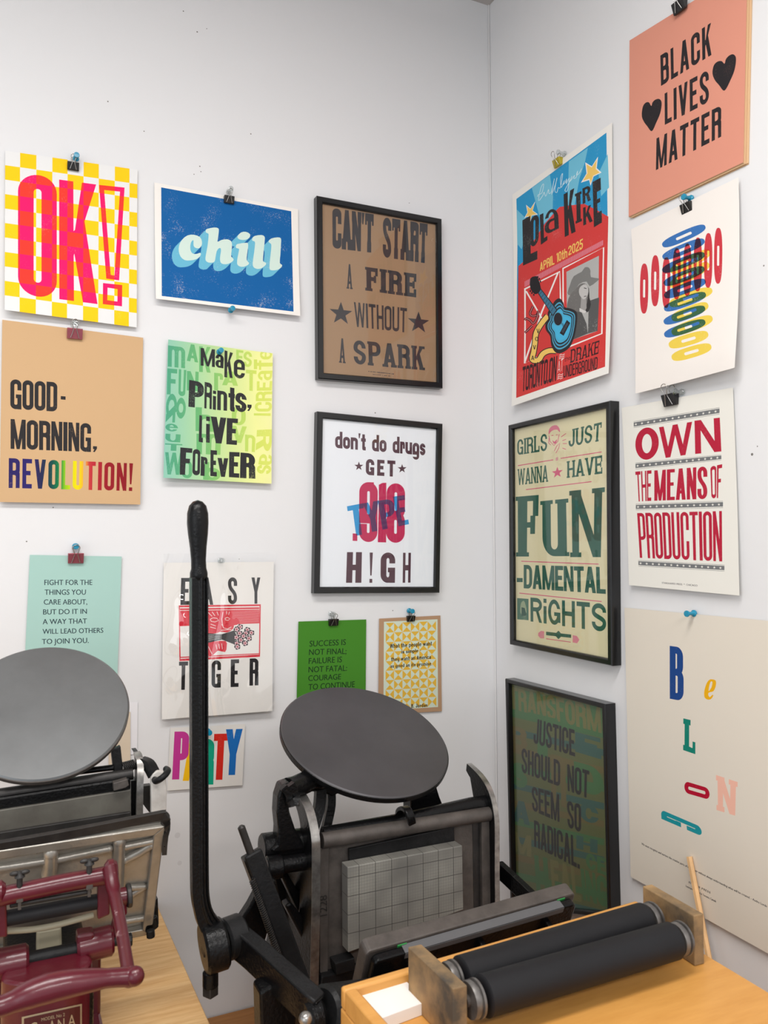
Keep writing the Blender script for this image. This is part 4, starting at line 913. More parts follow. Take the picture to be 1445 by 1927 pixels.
# ------------------------------------------------------------------ framed posters
def framed(P, outer, label, fw=.0125, fd=.019, back=0.0):
    """outer: four front corners of the frame in pixels (TL TR BR BL)"""
    def fp(x, y): 
        x = x/P.crop[0]+P.crop[1]; y = y/P.crop[0]+P.crop[2]
        p = at(x, y, Y=-fd) if P.wall == 'L' else at(x, y, X=-fd)
        return (p.x, p.z) if P.wall == 'L' else (-p.y, p.z)
    q = [fp(*p) for p in outer]
    ro = root('framed_poster', P.point((sum(p[0] for p in q)*250, min(p[1] for p in q)*1000)), label, 'framed poster', G_FRAME)
    def pt(p, o): return Vector((p[0], -o, p[1])) if P.wall == 'L' else Vector((-o, -p[0], p[1]))
    def inset(k):
        out = []
        for i in range(4):
            a, b, c_ = Vector(q[i-1]), Vector(q[i]), Vector(q[(i+1) % 4]); e1 = (a-b).normalized(); e2 = (c_-b).normalized(); out.append(b + (e1+e2)*k)
        return out
    bm = nb(); prof = [(0, .001), (0, fd-.002), (.0015, fd), (fw-.002, fd), (fw, fd-.003), (fw, .004)]
    rings = [[bm.verts.new(pt(p, o)) for p in inset(k)] for k, o in prof]
    for A, B in zip(rings, rings[1:]+rings[:1]):
        for i in range(4): bm.faces.new((A[i], A[(i+1) % 4], B[(i+1) % 4], B[i]))
    link('frame', bm, M['frame'], ro, smooth=25)
    P.build('print_sheet', ro)
    bm = nb(); prism(bm, [pt(p, P.off+.0015) for p in inset(fw-.001)], tuple(pt((0, 0), .0012)))
    g = link('glass', bm, M['glass'], ro, smooth=0)
    return ro
c = (4.819, 580, 350)
P = Sheet('L', c, [(102, 128), (1190, 330), (1198, 1800), (114, 1712)], (157, 127, 97), .012)
ink = (52, 50, 53); SL = dict(slab=.12, e=.30, wear=.45)
P.text("CAN'T", [(218, 198), (594, 257), (590, 607), (220, 563)], ink, s=.40, t=.2, gap=.07, slab=.27, e=.10, wear=.5)
P.text('START', [(677, 281), (1083, 345), (1074, 702), (676, 645)], ink, s=.38, t=.22, gap=.10, slab=.27, e=.12, wear=.5)
P.text('A', [(352, 706), (396, 712), (398, 936), (352, 930)], ink, s=.32, t=.12, slab=.06, e=.35, wear=.4)
P.text('FIRE', [(526, 734), (980, 798), (978, 1011), (528, 948)], ink, s=.36, t=.17, gap=.24, slab=.12, e=.26, wear=.5)
P.text('WITHOUT', [(413, 1052), (895, 1108), (891, 1330), (424, 1276)], ink, s=.27, t=.13, gap=.13, wear=.4)
P.star(296, 1158, 108, ink, skew=.1, wear=.3); P.star(1000, 1240, 102, ink, skew=.1, wear=.3)
P.text('A', [(284, 1378), (332, 1385), (334, 1608), (284, 1602)], ink, s=.32, t=.12, slab=.06, e=.35, wear=.4)
P.text('SPARK', [(408, 1396), (1046, 1456), (1050, 1671), (414, 1614)], ink, s=.33, t=.16, gap=.22, slab=.11, e=.25, wear=.5)
random.seed(11)
x = 545
while x < 785:
    l = random.uniform(4, 16); y = 1681+(x-545)*.105; P.stroke([(x, y), (x+l, y+l*.1)], ink, random.uniform(4, 8)); x += l+random.choice((2, 2, 3, 9))
x = 585
while x < 745:
    l = random.uniform(4, 14); y = 1708+(x-585)*.1; P.stroke([(x, y), (x+l, y+l*.1)], ink, random.uniform(4, 7)); x += l+random.choice((2, 3, 12))
framed(P, [(80, 84), (1213, 296), (1222, 1834), (92, 1746)], "black framed brown poster about starting a fire without a spark")
c = (5.161, 570, 760)
P = Sheet('L', c, [(165, 105), (1330, 220), (1305, 1812), (130, 1815)], (234, 238, 243), .012)
pl = (84, 56, 66)
P.text("don't do drugs", [(313, 266), (1190, 342), (1188, 502), (313, 428)], pl, s=.37, t=.2, gap=.08, xh=.72, wear=.2, wid={' ': .75})
P.text('GET', [(612, 534), (898, 553), (896, 708), (610, 690)], pl, s=.38, t=.22, gap=.35, wear=.2)
P.star(543, 606, 46, pl); P.star(963, 630, 46, pl)
cr_ = (190, 38, 86)
P.poly([(483, 1257), (528, 1262), (528, 1332), (482, 1330)], cr_, wear=.1)
P.text('9', [(548, 757), (727, 764), (722, 1345), (543, 1338)], cr_, s=.43, t=.15, wear=.1)
P.poly([(737, 785), (772, 768), (810, 766), (808, 1346), (727, 1344), (737, 900)], cr_, wear=.1)
P.text('8', [(813, 770), (992, 775), (988, 1352), (806, 1346)], cr_, s=.43, t=.15, wear=.1)
TY = ((44, 148, 208), (86, 44, 92))
for t_, q in [('T', [(427, 995), (585, 965), (622, 1262), (468, 1290)]), ('Y', [(578, 968), (735, 938), (772, 1224), (620, 1254)]), ('P', [(728, 942), (878, 918), (915, 1195), (772, 1222)]), ('E', [(872, 902), (985, 886), (1030, 1168), (928, 1190)])]:
    P.text(t_, q, TY, 'mulx', .1, s=.36, t=.16)
for t_, q, s_ in [('H', [(428, 1440), (573, 1440), (567, 1738), (418, 1738)], .40), ('!', [(648, 1444), (679, 1444), (674, 1738), (644, 1738)], 1), ('G', [(755, 1444), (897, 1444), (893, 1738), (753, 1738)], .40), ('H', [(972, 1446), (1049, 1446), (1044, 1736), (968, 1738)], .32)]:
    P.text(t_, q, pl, s=s_, t=.18, wear=.25)
framed(P, [(143, 71), (1360, 192), (1330, 1836), (110, 1842)], "black framed white poster reading don't do drugs, get .918 type high")
c = (3.6375, 940, 740)
P = Sheet('R', c, [(72, 232), (742, 78), (756, 1845), (82, 1712)], (222, 214, 176), .013)
gn = (42, 92, 76); pk = (208, 88, 120)
for t_, q in [('GIRLS', [(121, 320), (325, 274), (325, 393), (121, 424)]), ('JUST', [(472, 252), (700, 197), (692, 326), (472, 369)]), ('WANNA', [(125, 520), (330, 491), (330, 606), (125, 630)]), ('HAVE', [(463, 466), (702, 424), (703, 550), (463, 580)])]:
    P.text(t_, q, gn, s=.27, t=.13, gap=.17, slab=.09, e=.28, wear=.15)
P.text('F', [(124, 708), (268, 696), (258, 1118), (126, 1118)], gn, s=.40, t=.09, slab=.07, e=.22, wear=.1)
P.text('u', [(292, 738), (455, 722), (462, 1115), (294, 1116)], gn, s=.36, t=.12, xh=1.0, slab=.07, e=.25, wear=.1)
P.text('N', [(492, 668), (703, 645), (693, 1122), (498, 1122)], gn, s=.28, t=.12, slab=.07, e=.28, wear=.1)
P.poly([(118, 1264), (158, 1265), (158, 1293), (118, 1293)], gn)
P.text('DAMENTAL', [(165, 1175), (722, 1190), (727, 1374), (165, 1335)], gn, s=.34, t=.17, gap=.05, wear=.15)
P.text('RiGHTS', [(211, 1398), (728, 1442), (730, 1636), (212, 1562)], gn, s=.24, t=.17, gap=.13, straight=1, round=1, wear=.1)
for a, b in [((125, 496), (366, 456)), ((418, 446), (698, 402)), ((180, 660), (630, 605)), ((148, 1150), (678, 1170)), ((135, 1368), (698, 1426))]: P.stroke([a, b], pk, 6)
P.star(395, 543, 40, pk, skew=-.15)
P.poly([(336, 285), (338, 248), (360, 224), (392, 220), (411, 245), (412, 268), (395, 250), (368, 253), (348, 266)], (214, 120, 140), sm=2)
for l in ([(338, 290), (345, 330), (372, 358), (398, 330), (408, 280)], [(355, 290), (368, 288)], [(385, 286), (398, 284)], [(362, 325), (376, 335), (392, 318)], [(375, 395), (392, 360), (412, 340), (405, 375), (385, 410)], [(340, 300), (335, 340), (350, 355)], [(420, 300), (455, 275)], [(430, 325), (455, 315)], [(432, 345), (460, 345)], [(430, 375), (455, 385)]): P.stroke(l, pk, 4.5)
P.poly([(360, 322), (378, 334), (394, 316), (386, 345), (370, 345)], pk)
P.poly([(384, 440), (400, 437), (400, 460), (384, 463)], (216, 160, 160))
P.poly([(120, 1402), (198, 1408), (198, 1554), (121, 1548)], (70, 114, 94), wear=.7)
P.poly([(145, 1440), (165, 1420), (178, 1450), (185, 1500), (160, 1520), (142, 1500)], (150, 166, 134), sm=2, wear=.5); P.poly([(150, 1465), (172, 1470), (185, 1520), (150, 1525)], (44, 84, 70))
P.poly([(318, 1632), (490, 1652), (490, 1675), (318, 1656)], gn); P.poly([(403, 1625), (432, 1657), (403, 1684), (374, 1653)], gn)
P.stroke([(318, 1680), (487, 1704)], pk, 5); P.poly([(265, 1640), (285, 1626), (305, 1630), (305, 1678), (280, 1678), (264, 1660)], (214, 130, 146), wear=.5); P.poly([(500, 1656), (530, 1662), (546, 1688), (530, 1712), (500, 1706)], (214, 130, 146), wear=.5)
framed(P, [(58, 218), (752, 50), (766, 1868), (68, 1720)], 'black framed cream poster reading GIRLS JUST WANNA HAVE FUN-DAMENTAL RIGHTS', fw=.011, fd=.022)
c = (4.016, 930, 1260)
P = Sheet('R', c, [(98, 100), (825, 285), (868, 1850), (135, 1760)], (96, 102, 64), .013)
g1 = (72, 112, 72); g2 = (60, 94, 86); br = (108, 98, 62); tn = (114, 112, 70)
for k in range(11):
    y = 300+k*135; P.poly([(105, y), (830, y+170), (830, y+220), (105, y+50)], [g1, g2, br][k % 3], wear=.5)
P.poly([(105, 130), (815, 290), (815, 490), (105, 300)], g1, wear=.5)
P.text('TRANSFORM', [(115, 125), (800, 288), (812, 482), (120, 292)], tn, s=.34, t=.16, gap=.06, wear=.5)
for t_, q, cc in [('E', [(610, 470), (800, 520), (810, 680), (612, 620)], g2), ('D', [(600, 690), (820, 750), (830, 980), (610, 900)], g1), ('C', [(640, 1000), (790, 1040), (790, 1180), (640, 1130)], g2), ('H', [(620, 1250), (780, 1290), (780, 1390), (620, 1350)], g2), ('CE', [(690, 1380), (845, 1430), (850, 1560), (695, 1500)], g1), ('H', [(300, 1400), (400, 1425), (420, 1700), (320, 1680)], g1), ('EAL', [(420, 1430), (640, 1500), (660, 1760), (440, 1700)], tn), ('ING', [(650, 1500), (850, 1570), (860, 1800), (670, 1740)], g1), ('B', [(120, 420), (250, 450), (250, 620), (120, 580)], br), ('S', [(130, 700), (250, 730), (250, 900), (130, 860)], g1), ('A', [(140, 980), (270, 1010), (270, 1180), (140, 1140)], g2), ('M', [(140, 1220), (280, 1260), (280, 1420), (140, 1370)], tn), ('R', [(430, 640), (540, 660), (545, 1050), (430, 1000)], br), ('T', [(255, 320), (480, 375), (480, 700), (255, 620)], g1)]:
    P.text(t_, q, cc, s=.34, t=.2, gap=.1, wear=.55)
bk = (40, 40, 42)
for t_, q in [('JUSTICE', [(305, 368), (606, 456), (611, 658), (295, 556)]), ('SHOULD', [(206, 590), (498, 690), (498, 886), (206, 776)]), ('NOT', [(550, 714), (719, 766), (713, 976), (555, 916)]), ('SEEM', [(282, 880), (490, 944), (493, 1154), (286, 1064)]), ('SO', [(547, 988), (656, 1020), (656, 1232), (555, 1192)]), ('RADICAL.', [(300, 1137), (642, 1272), (647, 1508), (302, 1336)])]:
    P.text(t_, q, bk, s=.34, t=.14, gap=.09, wear=.4)
framed(P, [(80, 68), (835, 262), (877, 1880), (120, 1800)], 'black framed dark green poster reading JUSTICE SHOULD NOT SEEM SO RADICAL', fw=.009, fd=.024)

# ------------------------------------------------------------------ binder clips and push pins
def wall_frame(wall):
    return (Vector((1, 0, 0)), Vector((0, -1, 0))) if wall == 'L' else (Vector((0, -1, 0)), Vector((-1, 0, 0)))
def binder_clip(wall, px, py, m, label, wd=.019, off=.004, hl=1.0):
    r_, n = wall_frame(wall); z = Vector((0, 0, 1))
    c0 = at(px, py, Y=-.012) if wall == 'L' else at(px, py, X=-.012)
    c0 = c0 - n*(c0.dot(n)); h = .0125*wd/.019; dp = .008*wd/.019
    ro = root('binder_clip', c0 + n*off, label, 'binder clip', 'binder clips holding the posters')
    bm = nb()
    # folded spring-steel body: flat spine on top, two jaws closing downward on the paper
    sec = [(-.0012, -h/2), (.0008+dp*.25, -h/2), (dp*.85, h/2-.001), (dp*.8, h/2), (-.002, h/2), (-.0028, h/2-.0015)]
    prism(bm, [c0 + n*(off+.0005+a+.0015) + z*b - r_*wd/2 for a, b in sec], tuple(r_*wd))
    tube(bm, [c0 + n*(off+dp*.3+.0012) - z*h/2 - r_*wd/2, c0 + n*(off+dp*.3+.0012) - z*h/2 + r_*wd/2], .0011, 8)
    link('clip_body', bm, m, ro, smooth=30, bevel=.0005)
    for side in (1, 0):
        bm = nb(); H = h*1.75*hl; a0 = off+(dp*.32+.002 if side else .0012); tilt = .006 if side else 0
        f = lambda u, v: c0 + n*(a0+tilt*max(0, v)+(.0035 if (side and v > .2) else 0)*0+ (dp*.6*min(1, max(0, v+.3)) if side else 0)) + r_*u + z*(v*H-h*.45)
        w2 = wd*.22
        pts = [f(-w2*1.25, -.02), f(-w2*.75, .25), f(-w2*.45, .48), f(-w2*.8, .70), f(-w2*1.05, .85), f(-w2*.7, .98), f(0, 1.03), f(w2*.7, .98), f(w2*1.05, .85), f(w2*.8, .70), f(w2*.45, .48), f(w2*.75, .25), f(w2*1.25, -.02)]
        tube(bm, smooth_path(pts, 4), .00062, 7); link('handle', bm, M['wire'], ro, smooth=60)
    return ro
def push_pin(wall, px, py, m, label, off=.003, sc=1.0, d=.016):
    r_, n = wall_frame(wall)
    c0 = at(px, py, Y=-d*sc) if wall == 'L' else at(px, py, X=-d*sc)
    c0 = c0 - n*c0.dot(n)
    ro = root('push_pin', c0+n*off, label, 'push pin', 'push pins in the walls')
    bm = nb(); s_ = sc
    lathe(bm, c0, n, [(off, 0), (off, .0052*s_), (off+.0022*s_, .0052*s_), (off+.0034*s_, .0034*s_), (off+.0085*s_, .0026*s_), (off+.0125*s_, .0030*s_), (off+.0140*s_, .0046*s_), (off+.0155*s_, .0050*s_), (off+.0172*s_, .0046*s_), (off+.0176*s_, 0)], 24)
    link('pin_head', bm, m, ro, smooth=40)
    bm = nb(); tube(bm, [c0 - n*.004, c0 + n*(off+.001)], .0006, 8); link('needle', bm, M['wire'], ro)
    return ro
B_, Rz, Gd = M['clip_black'], M['clip_rose'], M['clip_gold']; PB, PC = M['pin_blue'], M['pin_clear']
binder_clip('L', 138, 311, B_, 'black binder clip on the yellow checked poster'); push_pin('L', 144, 293, PB, 'blue push pin above the yellow checked poster')
binder_clip('L', 432, 374, B_, 'black binder clip on the blue chill poster'); push_pin('L', 434, 356, PC, 'clear push pin above the blue chill poster')
push_pin('L', 437, 581, PB, 'blue push pin at the bottom edge of the blue chill poster', off=.012, d=.024)
binder_clip('L', 141, 627, Rz, 'rose binder clip on the tan revolution poster', wd=.025); push_pin('L', 142, 606, PC, 'clear push pin above the tan revolution poster')
push_pin('L', 415, 660, PB, 'blue push pin through the green to yellow print', off=.009, d=.02)
binder_clip('L', 143, 1050, Rz, 'rose binder clip on the pale mint card', wd=.025); push_pin('L', 143, 1028, PB, 'blue push pin above the pale mint card')
push_pin('L', 417, 1055, PC, 'clear push pin through the plastic sleeve', off=.010, d=.02)
push_pin('L', 393, 1378, PB, 'blue push pin beside the handle on the PARTY card', off=.006)
binder_clip('L', 629, 1171, B_, 'black binder clip on the green card'); push_pin('L', 627, 1156, PC, 'clear push pin above the green card')
binder_clip('L', 775, 1164, B_, 'black binder clip on the brown triangle card', wd=.017); push_pin('L', 775, 1150, PB, 'blue push pin above the brown triangle card')
binder_clip('R', 1046, 305, Gd, 'yellow binder clip on the concert poster', wd=.021); push_pin('R', 1052, 287, PC, 'clear push pin above the concert poster')
binder_clip('R', 1279, 12, B_, 'black binder clip on the salmon print stack', wd=.024, off=.008)
binder_clip('R', 1289, 390, B_, 'black binder clip on the slotted ovals poster', wd=.021); push_pin('R', 1289, 371, PB, 'blue push pin under the salmon print stack')
binder_clip('R', 1258, 752, B_, 'black binder clip on the crimson OWN poster', wd=.027); push_pin('R', 1272, 737, PC, 'clear push pin above the crimson OWN poster')
push_pin('R', 1291, 1155, PB, 'blue push pin at the top of the BELONG poster', d=.020)
# ------------------------------------------------------------------ benches and wooden cabinet
def slab_legs(name, label, cat, x0, x1, y0, y1, zt, th, m, m_leg):
    ro = root(name, ((x0+x1)/2, (y0+y1)/2, 0), label, cat)
    bm = nb(); box(bm, x0, x1, y0, y1, zt-th, zt); link('top', bm, m, ro, smooth=30, bevel=.002)
    for x in (x0+.07, x1-.07):
        for y in (y0+.07, y1-.07):
            bm = nb(); box(bm, x-.03, x+.03, y-.03, y+.03, 0, zt-th); link('leg', bm, m_leg, ro, smooth=0)
    return ro
BZ, TZ = .867, .648
slab_legs('bench', 'light pine bench under the silver press with the red handle', 'bench', -1.9, -.711, -.78, -.004, BZ, .045, M['pine'], M['pine'])
slab_legs('table', 'low brown wooden table under the black press', 'table', -.70, -.004, -1.12, -.004, TZ, .035, M['tablewood'], M['tablewood'])

ZB = 1.02; ZR = 1.042
p1 = at(640, 1855, Z=ZR); p2 = at(1196, 1694, Z=ZR); q3 = at(1330, 1797, Z=ZB); q4 = at(1445, 1866, Z=ZB)
rx = (p2-p1); rx.z = 0; rx.normalize()                       # along the rear rim
ry = (q4-q3); ry.z = 0; ry.normalize()                       # along the right edge, towards the camera
A0 = Vector((p1.x, p1.y, 0)); 
def line_x(p, d, q, e):                                      # intersection of two lines in plan
    det = d.x*(-e.y)+d.y*e.x; t = ((q.x-p.x)*(-e.y)+(q.y-p.y)*e.x)/det; return Vector((p.x+d.x*t, p.y+d.y*t, 0))
B0 = line_x(A0, rx, q3, ry); lx = at(702, 1927, Z=ZR); ly = Vector((lx.x-p1.x, lx.y-p1.y, 0)).normalized()
LEN = .34
C0 = B0+ry*LEN; D0 = A0+ly*LEN
def Z(p, z): return Vector((p.x, p.y, z))
ro = root('wooden_cabinet', Z((A0+B0+C0+D0)/4, TZ), 'honey coloured wooden cabinet with a raised rim holding the ink rollers', 'cabinet')
bm = nb(); prism(bm, [Z(p, TZ) for p in (A0, B0, C0, D0)], (0, 0, ZB-TZ)); link('body', bm, M['boxwood'], ro, smooth=0, bevel=.002)
inn = rx*.011; iny = ly*.011
bm = nb(); p2g = Z(p2, 0); prism(bm, [Z(p, ZB+.0002) for p in (A0, p2g, p2g+iny, A0+iny)], (0, 0, ZR-ZB)); link('rear_rim', bm, M['boxwood'], ro, smooth=30, bevel=.003)
bm = nb(); prism(bm, [Z(p, ZB+.0002) for p in (A0+iny*1.03, A0+iny*1.03+inn*1.2, D0+inn*1.2, D0)], (0, 0, ZR-ZB)); link('left_rim', bm, M['boxwood'], ro, smooth=30, bevel=.002)

# roller rack: two end boards
zt = None
ba = at(1307.4, 1818.9, Z=ZB); v1 = ray(1311.8, 1724.7)
hz = None
k_ = ((ba.x-CAM.x)*v1.x+(ba.y-CAM.y)*v1.y)/(v1.x**2+v1.y**2); HB = CAM.z+k_*v1.z-ZB      # board height from its near vertical edge
br = at(1209, 1667.6, Z=ZB+HB); bl_ = at(851.9, 1861, Z=ZB+HB); bl2 = at(767.5, 1782, Z=ZB+HB)
ra = Vector((ba.x, ba.y, 0)); rb = Vector((br.x, br.y, 0)); la = Vector((bl_.x, bl_.y, 0)); lb = Vector((bl2.x, bl2.y, 0))
out_r = (rb-ra).normalized(); out_r = Vector((out_r.y, -out_r.x, 0)); out_r = out_r if out_r.x > 0 else -out_r
th_r = rp(20, ba); 
rk = root('roller_rack', Z((ra+la)/2, ZB), 'ink stained wooden boards propping up the two black rollers', 'roller rack')
bm = nb(); prism(bm, [Z(p, ZB+.0003) for p in (ra, ra+out_r*.014, rb+out_r*.014, rb)], (0, 0, HB)); link('end_board', bm, M['boardwood'], rk, smooth=0, bevel=.0012)
bm = nb(); prism(bm, [Z(p, ZB+.0003) for p in (la, la+out_r*.0155, lb+out_r*.0155, lb)], (0, 0, HB)); link('end_board', bm, M['boardwood'], rk, smooth=0, bevel=.0012)
def roller(n0, n1, label, zc):
    a = at(*n0, Z=zc); b = at(*n1, Z=zc); ax = (b-a).normalized(); L = (b-a).length
    r = .0195
    ro = root('ink_roller', Z(a*.5+b*.5, zc), label, 'roller', 'ink rollers in the rack')
    bm = nb(); lathe(bm, a, ax, [(0, .006), (0, r-.002), (.0015, r), (L-.0015, r), (L, r-.002), (L, .006)], 40); link('rubber_sleeve', bm, M['rubber'], ro, smooth=40)
    e0 = .030; 
    bm = nb(); lathe(bm, a-ax*.02, ax, [(0, 0), (0, .0055), (.02+L+.016, .0055), (.02+L+.016, 0)], 20); link('core', bm, M['steel'], ro, smooth=40)
    for s in (-.0165, L+.004):
        bm = nb(); lathe(bm, a+ax*s, ax, [(0, .005), (0, r*.86), (.002, r*.9), (.005, r*.9), (.0055, r*.8), (.0075, r*.8), (.008, r*.93), (.0105, r*.93), (.0115, r*.85), (.0115, .005)], 36); link('truck', bm, M['truck'], ro, smooth=35)
    return ro
zc = ZB+.036
roller((908, 1875), (1266, 1770), 'front black ink roller nearest the camera in the rack', zc)
roller((866, 1838), (1213, 1732), 'rear black ink roller beside the raised cabinet rim', zc)
# white block of cards in the corner of the cabinet
bm = nb(); zw = ZB+.012
wq = [at(679.4, 1872, Z=zw), at(765.7, 1848, Z=zw), at(803.4, 1884.8, Z=zw), at(719.8, 1916, Z=zw)]
prism(bm, [Z(p, ZB+.0006) for p in wq], (0, 0, .0115)); o = link('card_stack', bm, M['paperwhite'], None, smooth=0); tag(o, 'stack of blank white cards in the corner of the cabinet rim', 'cards')
# bare wooden stick on the table behind the cabinet, leaning on the wall
pt_ = at(1297, 1612, X=-.012)
pdn = None
for k in range(2000):
    y = 1612+k; q_ = at(1297+18/93*(y-1612), y, X=-.045)
    if q_.z <= TZ+.002: pdn = q_; break
bm = nb(); tube(bm, [pdn, pt_], .0046, 6); o = link('wooden_stick', bm, M['stick'], None, smooth=20); tag(o, 'thin bare wooden stick leaning on the BELONG poster behind the stained board', 'stick')
bm = nb(); dv = (pt_-pdn).normalized(); tube(bm, [pt_-dv*.002, pt_+dv*.0015], .0047, 6); link('painted_end', bm, mat('slate_end', (78, 90, 100), .6), o, smooth=0)

# ------------------------------------------------------------------ black platen press
bed = K(760, 1700, -.40)
pr = root('platen_press', (bed.x, -.42, TZ), 'black cast iron tabletop press with a tall lever and dark ink disc', 'printing press')
EN, ED, ST, PO = M['enamel'], M['enamel_dull'], M['steel'], M['polish']
# bed
bm = nb(); pprism(bm, [(600, 1590), (921, 1537), (925, 1725), (598, 1868)], -.40, .03); bedo = link('bed', bm, ST, pr, smooth=0, bevel=.001)
bm = nb(); pprism(bm, [(602, 1597), (619, 1594), (617, 1860), (598, 1868)], -.4045, .004); link('bed_edge', bm, ST, bedo, smooth=0, bevel=.001)
bm = nb(); pprism(bm, [(906, 1541), (921, 1538), (924, 1720), (908, 1724)], -.4075, .007); link('bed_edge', bm, ST, bedo, smooth=0, bevel=.001)
bm = nb(); pprism(bm, [(889, 1545), (905, 1541), (908, 1722), (892, 1726)], -.4008, .0006); link('groove_dark_strip', bm, M['steel_dark'], bedo, smooth=0)  # flat dark strip on the bed, painting the recess dark instead of cutting it
bm = nb(); tube(bm, [K(605, 1582, -.405), K(921, 1531, -.405)], .0108, 24); link('bed_bar', bm, ST, pr, smooth=50)
bm = nb(); tube(bm, [K(607, 1571, -.392), K(760, 1543, -.392), K(885, 1515, -.392), K(916, 1512, -.392)], [.011, .0105, .0115, .013], 16); link('bed_crest', bm, EN, pr, smooth=50)
# cast number on the bed edge: raised digits reading upward
def raised_text(body, o, right, up, h, ext, m, name, parent):
    polys, wd = font_polys(body); n_ = right.cross(up).normalized(); bm = nb()
    for p in polys:
        if len(p) >= 3:
            vs = [Vector(o) + right*(x*h) + up*(y*h) for x, y in p]
            a = [bm.verts.new(v) for v in vs]; b = [bm.verts.new(v+n_*ext) for v in vs]
            try: bm.faces.new(b)
            except ValueError: pass
    bmesh.ops.remove_doubles(bm, verts=bm.verts, dist=1e-6)
    return link(name, bm, m, parent, smooth=0)
raised_text('1228', K(615, 1722, -.4052), Vector((0, 0, 1)), Vector((-1, 0, 0)), .011, .0008, M['steel_dark'], 'cast_number', bedo)
# dark packing and gripper lug
bm = nb(); pprism(bm, [(657, 1598), (855, 1556), (858, 1640), (659, 1690)], -.4072, .006); link('chase_plate', bm, M['steel_dark'] if 0 else ED, pr, smooth=0, bevel=.001)
bm = nb(); pprism(bm, [(630, 1813), (668, 1802), (668, 1826), (634, 1836)], -.425, .022); link('chase_lug', bm, ED, pr, smooth=0, bevel=.0015)
bm = nb(); pprism(bm, [(605, 1838), (690, 1818), (700, 1850), (602, 1868)], -.415, .02); link('lower_ledge', bm, ED, pr, smooth=0, bevel=.002)
# hook on the bar
hp = [K(752, 1545, -.385), K(752, 1527, -.392), K(760, 1521, -.408), K(768, 1527, -.424), K(773, 1540, -.428), K(775, 1550, -.425)]
bm = nb(); bar(bm, smooth_path(hp, 4), .012, .007, Vector((1, 0, 0))); link('chase_hook', bm, EN, pr, smooth=50, bevel=.0015)
# rails
def rail(xpx, ypx, front, width, tag_):
    X = at(xpx, ypx, Y=-.42).x
    f = [at(x, y, X=X) for x, y in front]
    f = smooth_path(f, 3)
    n = len(f); back = []
    for i, p in enumerate(f):
        k = i/(n-1); dpt = .012+.036*min(1, k*2.6) if k < .4 else .048
        t = (f[min(i+1, n-1)]-f[max(i-1, 0)]).normalized(); nn = Vector((0, -t.z, t.y)); nn = nn if nn.y > 0 else -nn
        back.append(p+nn*dpt)
    bm = nb(); pts = f + back[::-1]; prism(bm, pts, (width, 0, 0)); link('rail', bm, EN, pr, smooth=30, bevel=.0008)
    bm = nb()
    off = [p + Vector((0, -.0012, .0004)) for p in f]
    for i in range(n-1):
        vs = [bm.verts.new(v) for v in (off[i], off[i]+Vector((width, 0, 0)), off[i+1]+Vector((width, 0, 0)), off[i+1])]; bm.faces.new(vs)
    bmesh.ops.remove_doubles(bm, verts=bm.verts, dist=1e-6)
    r = bmesh.ops.extrude_face_region(bm, geom=list(bm.faces)); bmesh.ops.translate(bm, verts=[v for v in r['geom'] if isinstance(v, bmesh.types.BMVert)], vec=(0, .0010, -.0003))
    o = link('rail_face', bm, PO, pr, smooth=40); return X
xL = rail(586, 1600, [(550.5, 1481), (562.6, 1500), (573.4, 1523), (580.2, 1548), (584.9, 1575), (586.2, 1600), (586.2, 1676), (584.9, 1760), (582.8, 1858)], .0125, 0)
xR = rail(930, 1600, [(877.9, 1437), (899, 1457.4), (914.5, 1480.7), (923.9, 1507), (928.5, 1532), (930.4, 1560), (930.4, 1640), (931, 1700), (931, 1800)], .0085, 1)
# rear web of the right rail
bm = nb(); w_ = [at(x, y, X=xR+.002) for x, y in [(880, 1440), (890, 1500), (891, 1518), (920, 1524), (924, 1508), (912, 1482)]]; prism(bm, w_, (.005, 0, 0)); link('rail_web', bm, EN, pr, smooth=0, bevel=.001)
# side frames standing on the table
def side_frame(X, wd):
    prof = [(-.405, 1.07), (-.33, 1.075), (-.29, 1.02), (-.24, .94), (-.17, .80), (-.13, TZ+.03), (-.12, TZ), (-.20, TZ), (-.22, TZ+.05), (-.30, TZ+.09), (-.38, TZ+.05), (-.41, TZ), (-.48, TZ), (-.46, TZ+.06), (-.425, .80), (-.405, .90)]
    bm = nb(); prism(bm, [Vector((X, y, z)) for y, z in prof], (wd, 0, 0)); link('side_frame', bm, EN, pr, smooth=0, bevel=.003)
side_frame(xL+.002, .018); side_frame(xR-.012, .018)
bm = nb(); box(bm, xL+.02, xR-.012, -.32, -.27, TZ+.10, TZ+.16); link('cross_member', bm, EN, pr, smooth=0, bevel=.004)
# ribs, cylinders and castings on the left flank
bm = nb(); pprism(bm, [(524, 1638), (536, 1634), (586, 1720), (586, 1770)], -.36, .02); link('rib', bm, EN, pr, smooth=0, bevel=.003)
bm = nb(); pprism(bm, [(536, 1705), (548, 1698), (586, 1745), (586, 1800)], -.38, .02); link('rib', bm, EN, pr, smooth=0, bevel=.003)
bm = nb(); pprism(bm, [(515, 1650), (532, 1645), (560, 1760), (582, 1850), (560, 1850), (535, 1760)], -.30, .03); link('rib', bm, EN, pr, smooth=0, bevel=.003)
def cyl(name, a, b, r, m, parent, n=28, bev=.002):
    bm = nb(); a, b = Vector(a), Vector(b); L = (b-a).length
    lathe(bm, a, b-a, [(0, 0), (0, r-bev), (bev, r), (L-bev, r), (L, r-bev), (L, 0)], n); return link(name, bm, m, parent, smooth=40)
cyl('shaft_boss', K(492, 1597, -.37), K(575, 1585, -.37), .0205, EN, pr)
cyl('shaft_boss', K(500, 1634, -.40), K(530, 1630, -.40), .0155, EN, pr); cyl('shaft', K(526, 1628, -.39), K(590, 1618, -.39), .012, EN, pr)
